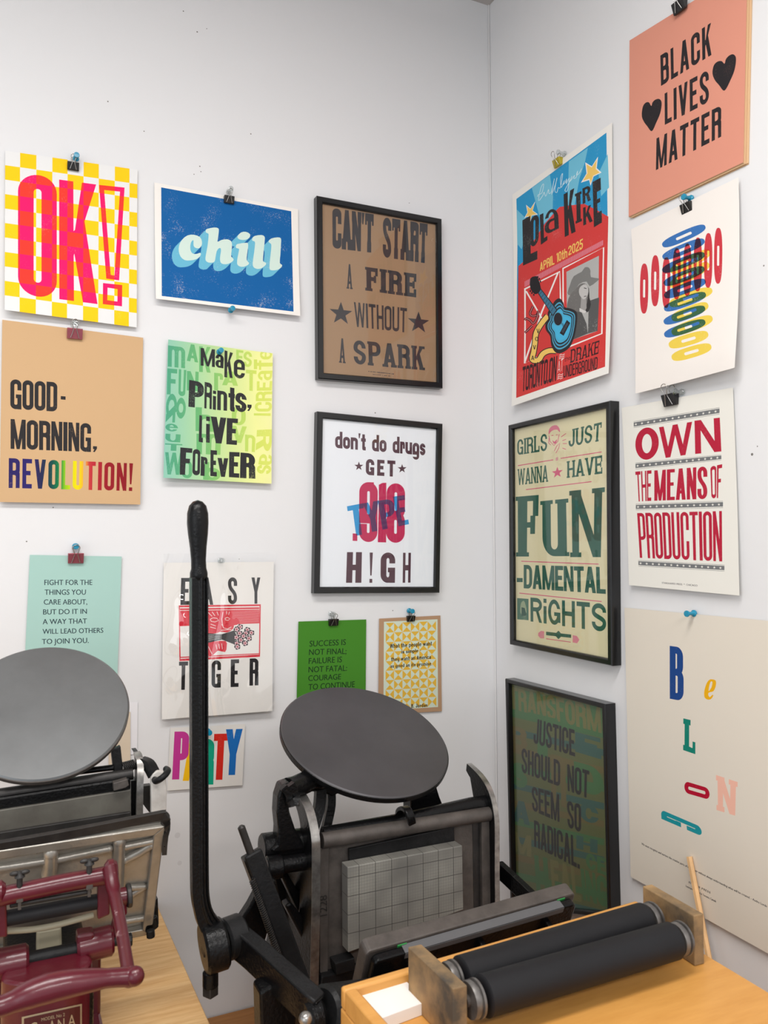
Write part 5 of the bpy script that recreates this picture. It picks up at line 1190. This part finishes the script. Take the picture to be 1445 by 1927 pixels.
# saddle that carries the ink disc
bm = nb(); pprism(bm, smooth_pts([(546, 1472), (528, 1480), (522, 1510), (524, 1550), (523, 1590), (510, 1600), (516, 1605), (572, 1598), (570, 1585), (556, 1560), (546, 1530), (545, 1520), (556, 1520), (552, 1490)]) if 0 else [(546, 1472), (530, 1478), (523, 1500), (521, 1530), (524, 1560), (522, 1590), (509, 1600), (515, 1606), (575, 1599), (570, 1585), (556, 1560), (546, 1530), (544, 1518), (552, 1516), (556, 1490)], -.395, .026)
link('disc_saddle', bm, EN, pr, smooth=0, bevel=.003)
bm = nb(); bar(bm, smooth_path([K(532, 1480, -.40), K(545, 1500, -.40), K(550, 1518, -.405)], 4), .010, .010); bar(bm, smooth_path([K(546, 1475, -.40), K(556, 1496, -.40), K(556, 1516, -.405)], 4), .010, .010); link('saddle_lip', bm, EN, pr, smooth=50)
bm = nb(); tube(bm, smooth_path([K(540, 1484, -.375), K(562, 1478, -.36), K(590, 1466, -.34), K(625, 1462, -.315), K(660, 1470, -.30)], 4), [.015]*4+[.016]*4+[.018]*4+[.020]*5, 14); link('disc_arm', bm, EN, pr, smooth=60)
bm = nb(); bar(bm, smooth_path([K(603, 1480, -.33), K(600, 1520, -.335), K(588, 1560, -.345), K(575, 1590, -.35)], 4), .016, .011, Vector((1, 0, 0))); link('disc_arm_leg', bm, EN, pr, smooth=50)
bm = nb(); bar(bm, smooth_path([K(621, 1475, -.30), K(622, 1515, -.305), K(614, 1555, -.315), K(604, 1600, -.32)], 4), .013, .011, Vector((1, 0, 0))); link('disc_arm_leg', bm, EN, pr, smooth=50)
bm = nb(); pprism(bm, [(595, 1440), (640, 1450), (645, 1490), (625, 1500), (604, 1490), (585, 1470)], -.33, .03); link('disc_arm_web', bm, EN, pr, smooth=0, bevel=.003)
bm = nb(); pprism(bm, [(773, 1490), (820, 1474), (828, 1500), (840, 1530), (774, 1545)], -.35, .03); link('disc_post', bm, EN, pr, smooth=0, bevel=.003)
# ink disc
def disc(Yc, px, py, th, yaw, rad, m, edge, parent, t=.011):
    c0 = K(px, py, Yc); th, yaw = math.radians(th), math.radians(yaw)
    n_ = Vector((math.sin(yaw)*math.cos(th), -math.cos(yaw)*math.cos(th), math.sin(th)))
    bm = nb(); lathe(bm, c0, n_, [(-t*.3, 0), (-t*.3, rad*.5), (-t, rad*.93), (-t, rad-.003), (-t+.002, rad), (-.0018, rad), (0, rad-.0018), (0.0, 0)], 96)
    o = link('ink_disc', bm, m, parent, smooth=25); 
    bm = nb(); lathe(bm, c0, n_, [(-t*.95, rad-.004), (-t*.95, rad+.0006), (-.0026, rad+.0010), (-.0018, rad-.0002)], 96); link('disc_rim', bm, edge, o, smooth=25)
    cyl('disc_hub', c0-n_*.03, c0-n_*.003, .024, EN, o); return o
disc(-.30, 688, 1387, 63.5, 8.3, .1363, M['disc_dark'], EN, pr)
# roller arm with spring, left
YA = -.455
bm = nb(); a, b = K(474, 1602, YA), K(575, 1872, YA-.015); bar(bm, [a, b], .0235, .012, Vector((1, 0, 0))); ra_ = link('roller_arm', bm, ED, pr, smooth=0, bevel=.003)
bm = nb(); a2, b2 = K(462, 1612, YA+.008), K(556, 1862, YA-.005); bar(bm, [a2, b2], .010, .02, Vector((1, 0, 0))); link('arm_flange', bm, EN, ra_, smooth=0, bevel=.002)
bm = nb(); coil(bm, K(474, 1655, YA-.009), K(535, 1830, YA-.024), .0035, 46, .0010); link('spring', bm, M['steel_dark'], ra_, smooth=60)
cyl('arm_rod', K(453, 1554, YA), K(473, 1610, YA), .0049, M['steel_dark'], ra_)
# right arm
bm = nb(); bar(bm, [K(938, 1634, -.36), K(968, 1662, -.40), K(1012, 1704, -.47)], .026, .012, Vector((0, 0, 1))); link('roller_arm', bm, EN, pr, smooth=0, bevel=.002)
# lever: handle, I-section shank, hub, set screw
YL = -.50
lv = [(372, 941, 0), (372, 944, 9), (372, 952, 16), (372, 966, 19.5), (372, 985, 20), (372.5, 1005, 18.5), (373, 1030, 15.5), (373.5, 1055, 13.8), (374, 1070, 14.2), (374, 1078, 16.5), (374, 1086, 16.5), (374, 1092, 13.5)]
bm = nb(); pth = [K(x, y, YL) for x, y, _ in lv]; tube(bm, pth, [max(1e-4, rp(r_, p)) for (_, _, r_), p in zip(lv, pth)], 28); lever = link('lever', bm, EN, pr, smooth=60)
bm = nb()
shank = smooth_path([K(374, 1086, YL), K(374, 1300, YL), K(374.5, 1500, YL), K(375, 1640, YL), K(377, 1690, YL), K(386, 1725, YL), K(400, 1752, YL), K(404, 1790, YL)], 6)
W_ = [rp(31, p) for p in shank]
def isec(i):
    w2 = W_[i]/2*(1 if i < 27 else 1+.035*(i-27)); return [(-w2, -.008), (w2, -.008), (w2, -.0055), (w2*.45, -.0055), (w2*.30, -.0075), (w2*.1, -.0075), (0, -.0035), (-w2*.1, -.0035)][::1] if 0 else [(-w2, -.0085), (-w2*.1, -.0085), (w2*.02, -.0105), (w2*.25, -.0105), (w2*.36, -.0045), (w2*.72, -.0045), (w2*.8, -.008), (w2, -.008), (w2, .008), (-w2, .008)]
isec0 = isec
def isec(i): return [(u, -v) for u, v in isec0(i)][::-1]
sweep(bm, shank, isec, Vector((1, 0, 0))); link('shank', bm, EN, lever, smooth=35, bevel=.0008)
h0, h1 = K(381, 1786, YL), K(424, 1772, YL)
cyl('hub', h0, h1, rp(47, h0), EN, lever, 40, .003)
cyl('hub_collar', K(420, 1770, YL+.004), K(456, 1756, YL+.010), rp(38, h1), ED, pr, 36, .003)
cyl('set_screw', K(396, 1826, YL), K(396, 1858, YL), .0095, EN, lever, 16)
s0 = K(396, 1861, YL); bm = nb(); quadbox(bm, s0, Vector((.0058, .0035, 0)), Vector((-.0035, .0058, 0)), Vector((0, 0, .0082))); link('screw_head', bm, M['steel_dark'], lever, smooth=0, bevel=.0012)
# side arm to the platen shaft, and the curved strut behind it
bm = nb(); sp = [K(440, 1768, -.495), K(470, 1792, -.52), K(520, 1838, -.575), K(572, 1886, -.64), K(592, 1905, -.655)]
bar(bm, smooth_path(sp, 3), .034, .016, Vector((0, 0, 1))); sa = link('side_arm', bm, EN, pr, smooth=50, bevel=.003)
bm = nb(); bar(bm, smooth_path([p + Vector((.004, -.004, .014)) for p in sp], 3), .007, .020, Vector((0, 0, 1))); link('arm_flange', bm, ED, sa, smooth=50, bevel=.002)
e0 = K(590, 1915, -.655); cyl('arm_end', e0+Vector((-.010, 0, 0)), e0+Vector((.010, 0, 0)), .0205, EN, sa, 36, .004)
bb = K(575, 1917, -.685); bm = nb(); ball(bm, bb, .0072); link('bolt', bm, M['polish'], sa, smooth=180)
cyl('platen_shaft', K(606, 1905, -.65), K(740, 1884, -.61), .027, ED, pr, 36, .004)
bm = nb(); pprism(bm, [(448, 1740), (470, 1706), (500, 1650), (520, 1655), (520, 1690), (512, 1730), (494, 1790), (470, 1775)], -.43, .02); link('strut', bm, EN, pr, smooth=0, bevel=.003)
bm = nb(); prism(bm, [K(489, 1868, -.58), K(520, 1850, -.58), K(560, 1868, -.58), K(556, 1960, -.58), K(492, 1960, -.58)], (0, .03, 0)); link('lower_leg', bm, EN, pr, smooth=0, bevel=.003)
# platen, tipped open
T0 = K(690, 1792, -.615); T1 = K(1084, 1680, -.615)
ax = (T1-T0); ax.normalize(); tilt = math.radians(24)
dn = Vector((0, math.sin(tilt), -math.cos(tilt))); nn = Vector((0, math.cos(tilt), math.sin(tilt)))   # nn: printing face, towards the bed
Wd = (T1-T0).length
pl_ = nb()
def pp(u, v, k): return T0 + ax*u + dn*v + nn*k
prism(pl_, [pp(.004, 0, 0), pp(Wd-.004, 0, 0), pp(Wd, .004, 0), pp(Wd, .15, 0), pp(0, .15, 0), pp(0, .004, 0)], tuple(nn*.020)); pl_o = link('platen', pl_, ST, pr, smooth=0, bevel=.0025)
bm = nb(); prism(bm, [pp(.010, .004, -.0005), pp(Wd-.010, .004, -.0005), pp(Wd-.006, .009, -.0005), pp(Wd-.006, .14, -.0005), pp(.006, .14, -.0005), pp(.006, .009, -.0005)], tuple(nn*-.012)); link('platen_back', bm, EN, pl_o, smooth=0, bevel=.003)
for u in (.05, .15, .25):
    bm = nb(); prism(bm, [pp(u, .02, -.011), pp(u+.008, .02, -.011), pp(u+.008, .13, -.011), pp(u, .13, -.011)], tuple(nn*-.012)); link('platen_rib', bm, EN, pl_o, smooth=0, bevel=.002)
for u0, u1 in ((.045, .17), (.17, .275)):
    bm = nb(); prism(bm, [pp(u0, .0035, -.0008), pp(u1, .0035, -.0008), pp(u1, .0035, -.0125), pp(u0, .0035, -.0125)], tuple(dn*-.0006))
    prism(bm, [pp(u0, .0035, -.013), pp(u1, .0035, -.013), pp(u1, .011, -.013), pp(u0, .011, -.013)], tuple(nn*-.0004)); link('masking_tape', bm, M['grey_tape'], pl_o, smooth=0)
for u in (.040, .272):
    bm = nb(); prism(bm, [pp(u, .002, -.0006), pp(u+.012, .002, -.0006), pp(u+.012, .005, -.0006), pp(u, .005, -.0006)], tuple(nn*-.0012)); link('tape_scrap', bm, M['green_tape'], pl_o, smooth=0)
# gridded base plate held in the chase
gm = bpy.data.materials.new('gridded_metal'); gm.use_nodes = True; nt = gm.node_tree; N = nt.nodes; Lk = nt.links; b_ = N['Principled BSDF']; b_.inputs['Roughness'].default_value = .5; b_.inputs['Metallic'].default_value = .15
tc = N.new('ShaderNodeTexCoord'); sep = N.new('ShaderNodeSeparateXYZ'); Lk.new(tc.outputs['Object'], sep.inputs[0])
def gline(axis, pitch, wd_):
    d_ = N.new('ShaderNodeMath'); d_.operation = 'DIVIDE'; d_.inputs[1].default_value = pitch; Lk.new(sep.outputs[axis], d_.inputs[0])
    f_ = N.new('ShaderNodeMath'); f_.operation = 'FRACT'; Lk.new(d_.outputs[0], f_.inputs[0])
    l_ = N.new('ShaderNodeMath'); l_.operation = 'LESS_THAN'; l_.inputs[1].default_value = wd_/pitch; Lk.new(f_.outputs[0], l_.inputs[0]); return l_.outputs[0]
def mx_(a, b): 
    m_ = N.new('ShaderNodeMath'); m_.operation = 'MAXIMUM'; Lk.new(a, m_.inputs[0]); Lk.new(b, m_.inputs[1]); return m_.outputs[0]
maj = mx_(gline('X', .0254, .0009), gline('Z', .0254, .0009)); mnr = mx_(gline('X', .004233, .00034), gline('Z', .004233, .00034))
ns = N.new('ShaderNodeTexNoise'); ns.inputs['Scale'].default_value = 14; Lk.new(tc.outputs['Object'], ns.inputs['Vector'])
cr = N.new('ShaderNodeValToRGB'); cr.color_ramp.elements[0].color = L3((110, 108, 103)); cr.color_ramp.elements[1].color = L3((143, 141, 133)); cr.color_ramp.elements[0].position = .35; cr.color_ramp.elements[1].position = .65; Lk.new(ns.outputs['Fac'], cr.inputs[0])
m1 = N.new('ShaderNodeMix'); m1.data_type = 'RGBA'; m1.inputs['B'].default_value = L3((112, 110, 106)); Lk.new(mnr, m1.inputs['Factor']); Lk.new(cr.outputs[0], m1.inputs['A'])
m2 = N.new('ShaderNodeMix'); m2.data_type = 'RGBA'; m2.inputs['B'].default_value = L3((66, 64, 62)); Lk.new(maj, m2.inputs['Factor']); Lk.new(m1.outputs['Result'], m2.inputs['A']); Lk.new(m2.outputs['Result'], b_.inputs['Base Color'])
bm = nb(); pprism(bm, [(654, 1632), (870, 1591), (872, 1712), (655, 1793)], -.430, .0222); o = link('grid_plate', bm, gm, None, smooth=0, bevel=.0012); tag(o, 'grey metal plate ruled with a fine grid locked in the black press', 'plate')

# ------------------------------------------------------------------ silver press with red lever frame, on the pine bench
p2r = root('hand_press', (-.90, -.36, BZ), 'silver tabletop press with oxblood red lever frame and pale ink disc', 'printing press')
SI, OL, RDm = M['silver'], M['olive'], M['red']
disc(-.30, 84, 1334, 47, -3.7, .1084, M['disc_light'], M['steel'], p2r, t=.010)
bm = nb(); pprism(bm, [(209, 1412), (227, 1404), (234, 1470), (216, 1474)], -.345, .010); link('disc_bracket', bm, ED, p2r, smooth=0, bevel=.001)
bm = nb(); tube(bm, [K(150, 1452, -.33), K(215, 1444, -.345)], .004, 12); link('disc_rod', bm, EN, p2r, smooth=60)
bm = nb(); tube(bm, [K(-110, 1512, -.35), K(250, 1456, -.35)], .0075, 16); link('cross_rod', bm, M['steel_dark'], p2r, smooth=60)
bm = nb(); bar(bm, [K(-110, 1529, -.356), K(245, 1474, -.356)], .018, .010, Vector((0, 0, 1))); link('cross_bar', bm, EN, p2r, smooth=0, bevel=.003)
bm = nb(); pprism(bm, [(-110, 1542), (246, 1486), (248, 1600), (-110, 1650)], -.365, .02); link('bed', bm, OL, p2r, smooth=0, bevel=.001)
bm = nb(); pprism(bm, [(-110, 1584), (246, 1528), (248, 1600), (-110, 1650)], -.372, .006); link('lower_bed_ledge', bm, M['steel_dark'], p2r, smooth=0, bevel=.001)
bm = nb(); pprism(bm, [(246, 1470), (256, 1468), (257, 1560), (247, 1562)], -.350, .02); link('side_gap_shade', bm, EN, p2r, smooth=0)  # black sheet standing in for the shaded gap beside the bed
fr = [K(257, 1417, -.34), K(262, 1426, -.352), K(264, 1450, -.362), K(263, 1490, -.368), K(262, 1560, -.370)]
bm = nb(); bar(bm, smooth_path(fr, 4), .0085, .0045, Vector((1, 0, 0))); link('rail_face', bm, PO, p2r, smooth=40)
bm = nb(); fw_ = smooth_path(fr, 4); prism(bm, [p+Vector((-.003, .003, 0)) for p in fw_] + [p+Vector((-.003, .03, 0)) for p in fw_[::-1]], (.006, 0, 0)); link('rail', bm, ED, p2r, smooth=30)
bm = nb(); coil(bm, K(231, 1444, -.345), K(254, 1438, -.345), .006, 7, .0012); link('spring', bm, M['steel_dark'], p2r, smooth=60)
bm = nb(); pprism(bm, [(213, 1474), (240, 1466), (243, 1478), (236, 1483), (214, 1489)], -.374, .012); link('clamp', bm, M['steel'], p2r, smooth=0, bevel=.001)
bm = nb(); bar(bm, smooth_path([K(266, 1434, -.35), K(280, 1440, -.36), K(290, 1458, -.37)], 4), .013, .012, Vector((0, 0, 1))); link('link_rod', bm, ED, p2r, smooth=50)
bm = nb(); pprism(bm, [(268, 1480), (284, 1478), (286, 1530), (280, 1528), (268, 1512)], -.35, .012); link('link_plate', bm, M['steel_dark'], p2r, smooth=0)
bm = nb(); pprism(bm, [(284.5, 1466), (288, 1456), (296, 1451), (308, 1452), (313, 1462), (314, 1490), (313, 1545), (285, 1550)], -.378, .010); wa = link('white_arm', bm, M['whitepaint'], p2r, smooth=0, bevel=.0015); wa['label'] = 'cracked white painted arm'
bm = nb(); tube(bm, smooth_path([K(291, 1467, -.383), K(294, 1470, -.394), K(303, 1465, -.402), K(312, 1457, -.400), K(316, 1450, -.392), K(312, 1447, -.384)], 4), .0042, 12); link('hook', bm, ED, p2r, smooth=60)
# platen back: silver casting with raised border and ribs, leaning away at the foot
S1 = K(309, 1545, -.45); S2 = at(284, 1748, X=S1.x); dn2 = (S2-S1); H2 = dn2.length; dn2.normalize()
ax2 = Vector((-1, 0, 0)); n2 = dn2.cross(ax2); n2 = n2 if n2.y < 0 else -n2          # n2 faces the operator
Wp = .30
def sp_(u, v, k=0): return S1 + ax2*u + dn2*v + n2*k
bm = nb(); prism(bm, [sp_(.004, 0), sp_(Wp, 0), sp_(Wp, H2), sp_(.004, H2), sp_(0, H2-.004), sp_(0, .006)], tuple(n2*-.008)); spl = link('platen', bm, SI, p2r, smooth=0, bevel=.002)
def ring_(bm, u0, u1, v0, v1, t_, k0, k1):
    o_ = [(u0, v0), (u1, v0), (u1, v1), (u0, v1)]; i_ = [(u0+t_, v0+t_), (u1-t_, v0+t_), (u1-t_, v1-t_), (u0+t_, v1-t_)]
    for a in range(4):
        b = (a+1) % 4; prism(bm, [sp_(*o_[a], k0), sp_(*o_[b], k0), sp_(*i_[b], k0), sp_(*i_[a], k0)], tuple(n2*(k1-k0)))
bm = nb(); ring_(bm, 0.0003, Wp, 0.0003, H2, .0125, 0, .009); link('platen_border', bm, SI, spl, smooth=0, bevel=.0012)
def sq(px, py, k=.003): 
    return atp(px, py, S1+n2*k, n2)
for pts, r_ in [([(225, 1582), (223, 1630), (220, 1700)], .0075), ([(96, 1604), (95, 1630), (92, 1644)], .0085), ([(-20, 1636), (85, 1620)], .0048), ([(104, 1618), (205, 1597)], .0048), ([(232, 1594), (286, 1583)], .0045), ([(236, 1617), (262, 1604), (284, 1590)], .0055), ([(244, 1670), (272, 1668)], .0045), ([(246, 1684), (272, 1668)], .0045), ([(222, 1735), (270, 1727)], .0045), ([(120, 1770), (210, 1748)], .0055), ([(-20, 1790), (65, 1776)], .0055)]:
    bm = nb(); pth = smooth_path([sq(*p) for p in pts], 4); tube(bm, pth, r_, 14); ball(bm, pth[-1], r_*1.05); ball(bm, pth[0], r_*1.05); link('platen_rib', bm, SI, spl, smooth=80)
random.seed(5)
for x0, x1, y0, y1 in ((2, 76, 1613, 1605), (132, 184, 1591, 1583)):                # worn cast lettering
    bm = nb(); x = x0
    while x < x1:
        y = y0+(y1-y0)*(x-x0)/(x1-x0); hgt = random.uniform(3, 7)
        for q in ((0, 0), (random.uniform(1, 4), random.uniform(-3, 3))):
            c_ = sq(x+q[0], y+q[1]-1, .0004); quadbox(bm, c_, ax2*rp(random.uniform(.8, 2), c_), dn2*rp(hgt*.35, c_), n2*.0012)
        x += random.uniform(6, 9)
    link('cast_lettering', bm, SI, spl, smooth=0, bevel=.0004)
bm = nb(); bar(bm, smooth_path([K(-120, 1612, -.455), K(100, 1574, -.455), K(290, 1537, -.455), K(306, 1535, -.455), K(311, 1541, -.455), K(311.5, 1560, -.45), K(309, 1605, -.443)], 4), .011, .006, Vector((0, -.3, 1))); link('tympan_bail', bm, M['steel_dark'], p2r, smooth=50, bevel=.001)
cyl('bail_bolt', K(307, 1590, -.447), K(314, 1589, -.447), .004, EN, p2r, 12, .0005)
bm = nb(); pprism(bm, [(276, 1733), (296, 1724), (299, 1745), (290, 1752), (274, 1756)], -.375, .016); link('bail_block', bm, EN, p2r, smooth=0, bevel=.0015)
cyl('bail_bolt', K(283, 1750, -.385), K(284, 1764, -.385), .0055, ED, p2r, 8, .0008)
bm = nb(); pprism(bm, [(288, 1700), (297, 1690), (299, 1740), (286, 1745)], -.36, .012); link('bail_arm', bm, EN, p2r, smooth=0, bevel=.001)
# red lever frame
YR = -.545
cb = [K(-70, 1706, YR), K(20, 1683, YR), K(120, 1662, YR), K(206, 1646, YR)]
bm = nb(); tube(bm, cb, rp(17, cb[2]), 20); lf = link('lever_frame', bm, RDm, p2r, smooth=60)
fl = K(205, 1640, YR); cyl('frame_flange', fl+Vector((-.004, 0, 0)), fl+Vector((.009, 0, .001)), rp(21, fl), RDm, lf, 30, .004)
fl = K(3, 1678, YR); cyl('frame_flange', fl+Vector((-.007, 0, 0)), fl+Vector((.004, 0, .0)), rp(21, fl), RDm, lf, 30, .004)
bm = nb(); pprism(bm, [(184, 1652), (206, 1644), (207, 1722), (184, 1732)], YR-.002, .012); link('frame_cheek', bm, RDm, lf, smooth=0, bevel=.002)
bm = nb(); pprism(bm, [(-8, 1690), (12, 1686), (14, 1764), (-6, 1766)], YR-.002, .012); link('frame_cheek', bm, RDm, lf, smooth=0, bevel=.002)
r1a, r1b = K(8, 1729, YR+.008), K(186, 1696, YR+.008); cyl('roller', r1a, r1b, rp(14.5, r1a), M['rubber'], lf, 28)
r2a, r2b = K(18, 1704, YR+.004), K(172, 1677, YR+.004); cyl('roller_rod', r2a, r2b, rp(5, r2a), M['steel_dark'], lf, 16, .001)
for x, y in ((37, 1658), (168, 1634)):
    a = K(x, y, YR-.004); bm = nb()
    lathe(bm, a, (0, 0, 1), [(-.010, 0), (-.010, .003), (.003, .003), (.004, .0052), (.005, .0052), (.007, .003), (.010, .0026), (.011, 0)], 16)
    ball(bm, a+Vector((-.0048, 0, .0085)), .0052, (1, .5, .5)); ball(bm, a+Vector((.0048, 0, .0085)), .0052, (1, .5, .5)); link('thumb_screw', bm, M['steel_dark'], lf, smooth=60)
    nx, ny = (37, 1691) if x < 100 else (168, 1667); c_ = K(nx, ny, YR-.005); bm = nb(); quadbox(bm, c_, Vector((rp(6, c_), 0, 0)), Vector((0, .004, 0)), Vector((0, 0, rp(5, c_)))); quadbox(bm, c_-Vector((0, 0, rp(12, c_))), Vector((rp(3, c_), 0, 0)), Vector((0, .002, 0)), Vector((0, 0, rp(8, c_)))); link('nut', bm, M['steel'], lf, smooth=0, bevel=.0006)
bm = nb(); tube(bm, smooth_path([K(14, 1752, YR+.012), K(60, 1749, YR+.012), K(110, 1740, YR+.012), K(176, 1722, YR+.012)], 5), .0032, 10); link('bale_wire', bm, M['cream'], p2r, smooth=60)
# lower red bosses on a dark shaft
YS = -.52
ba_, bb_ = K(144, 1785, YS), K(213, 1768, YS); cyl('shaft_boss', ba_, bb_, rp(28, ba_), RDm, p2r, 32, .003)
bm = nb(); c_ = K(180, 1765, YS-.006); pprism(bm, [(145, 1760), (178, 1755), (178, 1800), (146, 1822)], YS-.012, .02); link('boss_lug', bm, RDm, p2r, smooth=0, bevel=.003)
ba2, bb2 = K(-60, 1829, YS), K(54, 1806, YS); cyl('shaft_boss', ba2, bb2, rp(30, bb2), RDm, p2r, 32, .003)
cyl('shaft', K(50, 1806, YS), K(150, 1785, YS), rp(13, ba_), ED, p2r, 24)
cyl('shaft_nut', K(236, 1770, YS+.01), K(248, 1768, YS+.01), rp(13, ba_), ED, p2r, 8, .001); cyl('shaft', K(206, 1774, YS+.01), K(240, 1769, YS+.01), rp(8, ba_), ED, p2r, 16)
bm = nb(); pprism(bm, [(69, 1752), (116, 1744), (117, 1785), (68, 1795)], -.47, .012); link('centre_lug', bm, M['cream'], p2r, smooth=0, bevel=.003)
sa_, sb_ = K(214, 1690, -.50), K(240, 1685, -.50); cyl('stub_shaft', sa_, sb_, rp(16, sa_), RDm, p2r, 28)
cyl('toothed_wheel', K(238, 1686, -.50), K(247, 1684, -.50), rp(22, sa_), M['steel_dark'], p2r, 9, .001)
bm = nb(); pprism(bm, [(222, 1700), (240, 1696), (240, 1720), (228, 1740), (214, 1790), (208, 1760)], -.505, .014); link('rear_strut', bm, RDm, p2r, smooth=0, bevel=.003)
# handle loop
ha = [K(206, 1632, YR-.006), K(213, 1672, YR-.022), K(222, 1715, YR-.055), K(231, 1765, YR-.10), K(238, 1808, YR-.14), K(243, 1838, YR-.165)]
hs = smooth_path(ha, 5); bm = nb(); tube(bm, hs, [rp(11+ (2 if k < 6 else 0)+k*.05, p) for k, p in enumerate(hs)], 18); link('handle_arm', bm, M['chip'], lf, smooth=60)
YG = YR-.165
gr = [(244, 1838, 18), (225, 1839, 17), (200, 1841, 17), (170, 1845, 21), (130, 1851, 25), (90, 1860, 27), (55, 1872, 25), (25, 1885, 20), (0, 1894, 19), (-40, 1900, 21)]
gp = [K(x, y, YG) for x, y, _ in gr]; bm = nb()
gs = smooth_path(gp, 4); gw = [r_ for _, _, r_ in gr]; gwi = []
for i in range(len(gs)):
    k = i/4; j = min(int(k), len(gw)-2); gwi.append(rp(gw[j]+(gw[j+1]-gw[j])*(k-j), gs[i]))
tube(bm, gs, gwi, 24); ball(bm, gp[0], rp(19, gp[0])); link('grip', bm, RDm, lf, smooth=70)
bm = nb(); ball(bm, gp[0]+Vector((.004, -.003, .001)), rp(18, gp[0])); link('grip_end', bm, M['chip'], lf, smooth=180)
# pedestal, feet and maker's plate
YP = -.60
pc = K(95, 1900, YP); bm = nb(); pw = rp(84, pc)
prism(bm, [Vector((pc.x+pw*math.sin(a), YP+.055-pw*.62*math.cos(a)-.0, BZ+.0002)) for a in [PI*2*k/40 for k in range(40)]], (0, 0, K(95, 1868, YP).z-BZ)); ped = link('pedestal', bm, RDm, p2r, smooth=50, bevel=.003)
bm = nb(); box(bm, pc.x-.075, pc.x+.075, -.56, -.20, BZ+.0002, BZ+.025); link('foot', bm, RDm, p2r, smooth=0, bevel=.004)
bm = nb(); box(bm, pc.x-.042, pc.x+.046, -.555, -.40, BZ+.02, K(100, 1822, -.52).z); link('dark_gap_block', bm, M['enamel'], p2r, smooth=0, bevel=.004)  # added black box that fills in the dark gap below the shaft
bm = nb(); box(bm, pc.x-.075, pc.x+.075, -.36, -.30, BZ+.02, K(100, 1600, -.3).z); link('rear_column', bm, RDm, p2r, smooth=0, bevel=.004)
def pedpt(px, py, k=0):
    # point on the front of the pedestal under that pixel
    v = ray(px, py); cx_, cy_ = pc.x, YP+.055; A_, B_2 = pw+k, pw*.62+k
    a = (v.x/A_)**2+(v.y/B_2)**2; b = 2*((CAM.x-cx_)*v.x/A_**2+(CAM.y-cy_)*v.y/B_2**2); c_ = ((CAM.x-cx_)/A_)**2+((CAM.y-cy_)/B_2)**2-1
    t = (-b-math.sqrt(max(0, b*b-4*a*c_)))/(2*a); return CAM+t*v
def decal(name, rects, m, k):
    bm = nb()
    for q in rects:
        g = 10
        top = [(q[0][0]+(q[1][0]-q[0][0])*i/g, q[0][1]+(q[1][1]-q[0][1])*i/g) for i in range(g+1)]; bot = [(q[3][0]+(q[2][0]-q[3][0])*i/g, q[3][1]+(q[2][1]-q[3][1])*i/g) for i in range(g+1)]
        for i in range(g): bm.faces.new([bm.verts.new(pedpt(*p, k)) for p in (bot[i], bot[i+1], top[i+1], top[i])])
    return link(name, bm, m, ped, smooth=60)
gold = mat('plate_gold', (176, 160, 132), .4, .4)
decal('maker_plate', [[(41, 1914), (154, 1889), (154, 1960), (41, 1985)]], gold, .0006)
decal('plate_field', [[(45, 1917), (151, 1893), (151, 1960), (45, 1985)]], mat('plate_red', (70, 12, 20), .4), .0011)
for txt, q in (('MODEL No 2', [(78, 1916), (122, 1906), (122, 1912), (78, 1922)]), ('C', [(56, 1926), (70, 1923), (70, 1945), (56, 1948)]), ('A', [(92, 1922), (104, 1919), (104, 1940), (92, 1943)]), ('N', [(109, 1919), (121, 1916), (121, 1936), (109, 1939)]), ('A', [(127, 1912), (143, 1908), (142, 1930), (128, 1933)])):
    bm = nb(); polys, wd = font_polys(txt)
    for p in polys:
        vs = []
        for x, y in p:
            x /= wd; a = [(1-x)*q[3][i]+x*q[2][i] for i in (0, 1)]; b = [(1-x)*q[0][i]+x*q[1][i] for i in (0, 1)]; vs.append(bm.verts.new(pedpt(a[0]+(b[0]-a[0])*y, a[1]+(b[1]-a[1])*y, .0016)))
        bm.faces.new(vs)
    link('plate_lettering', bm, gold, ped, smooth=0)
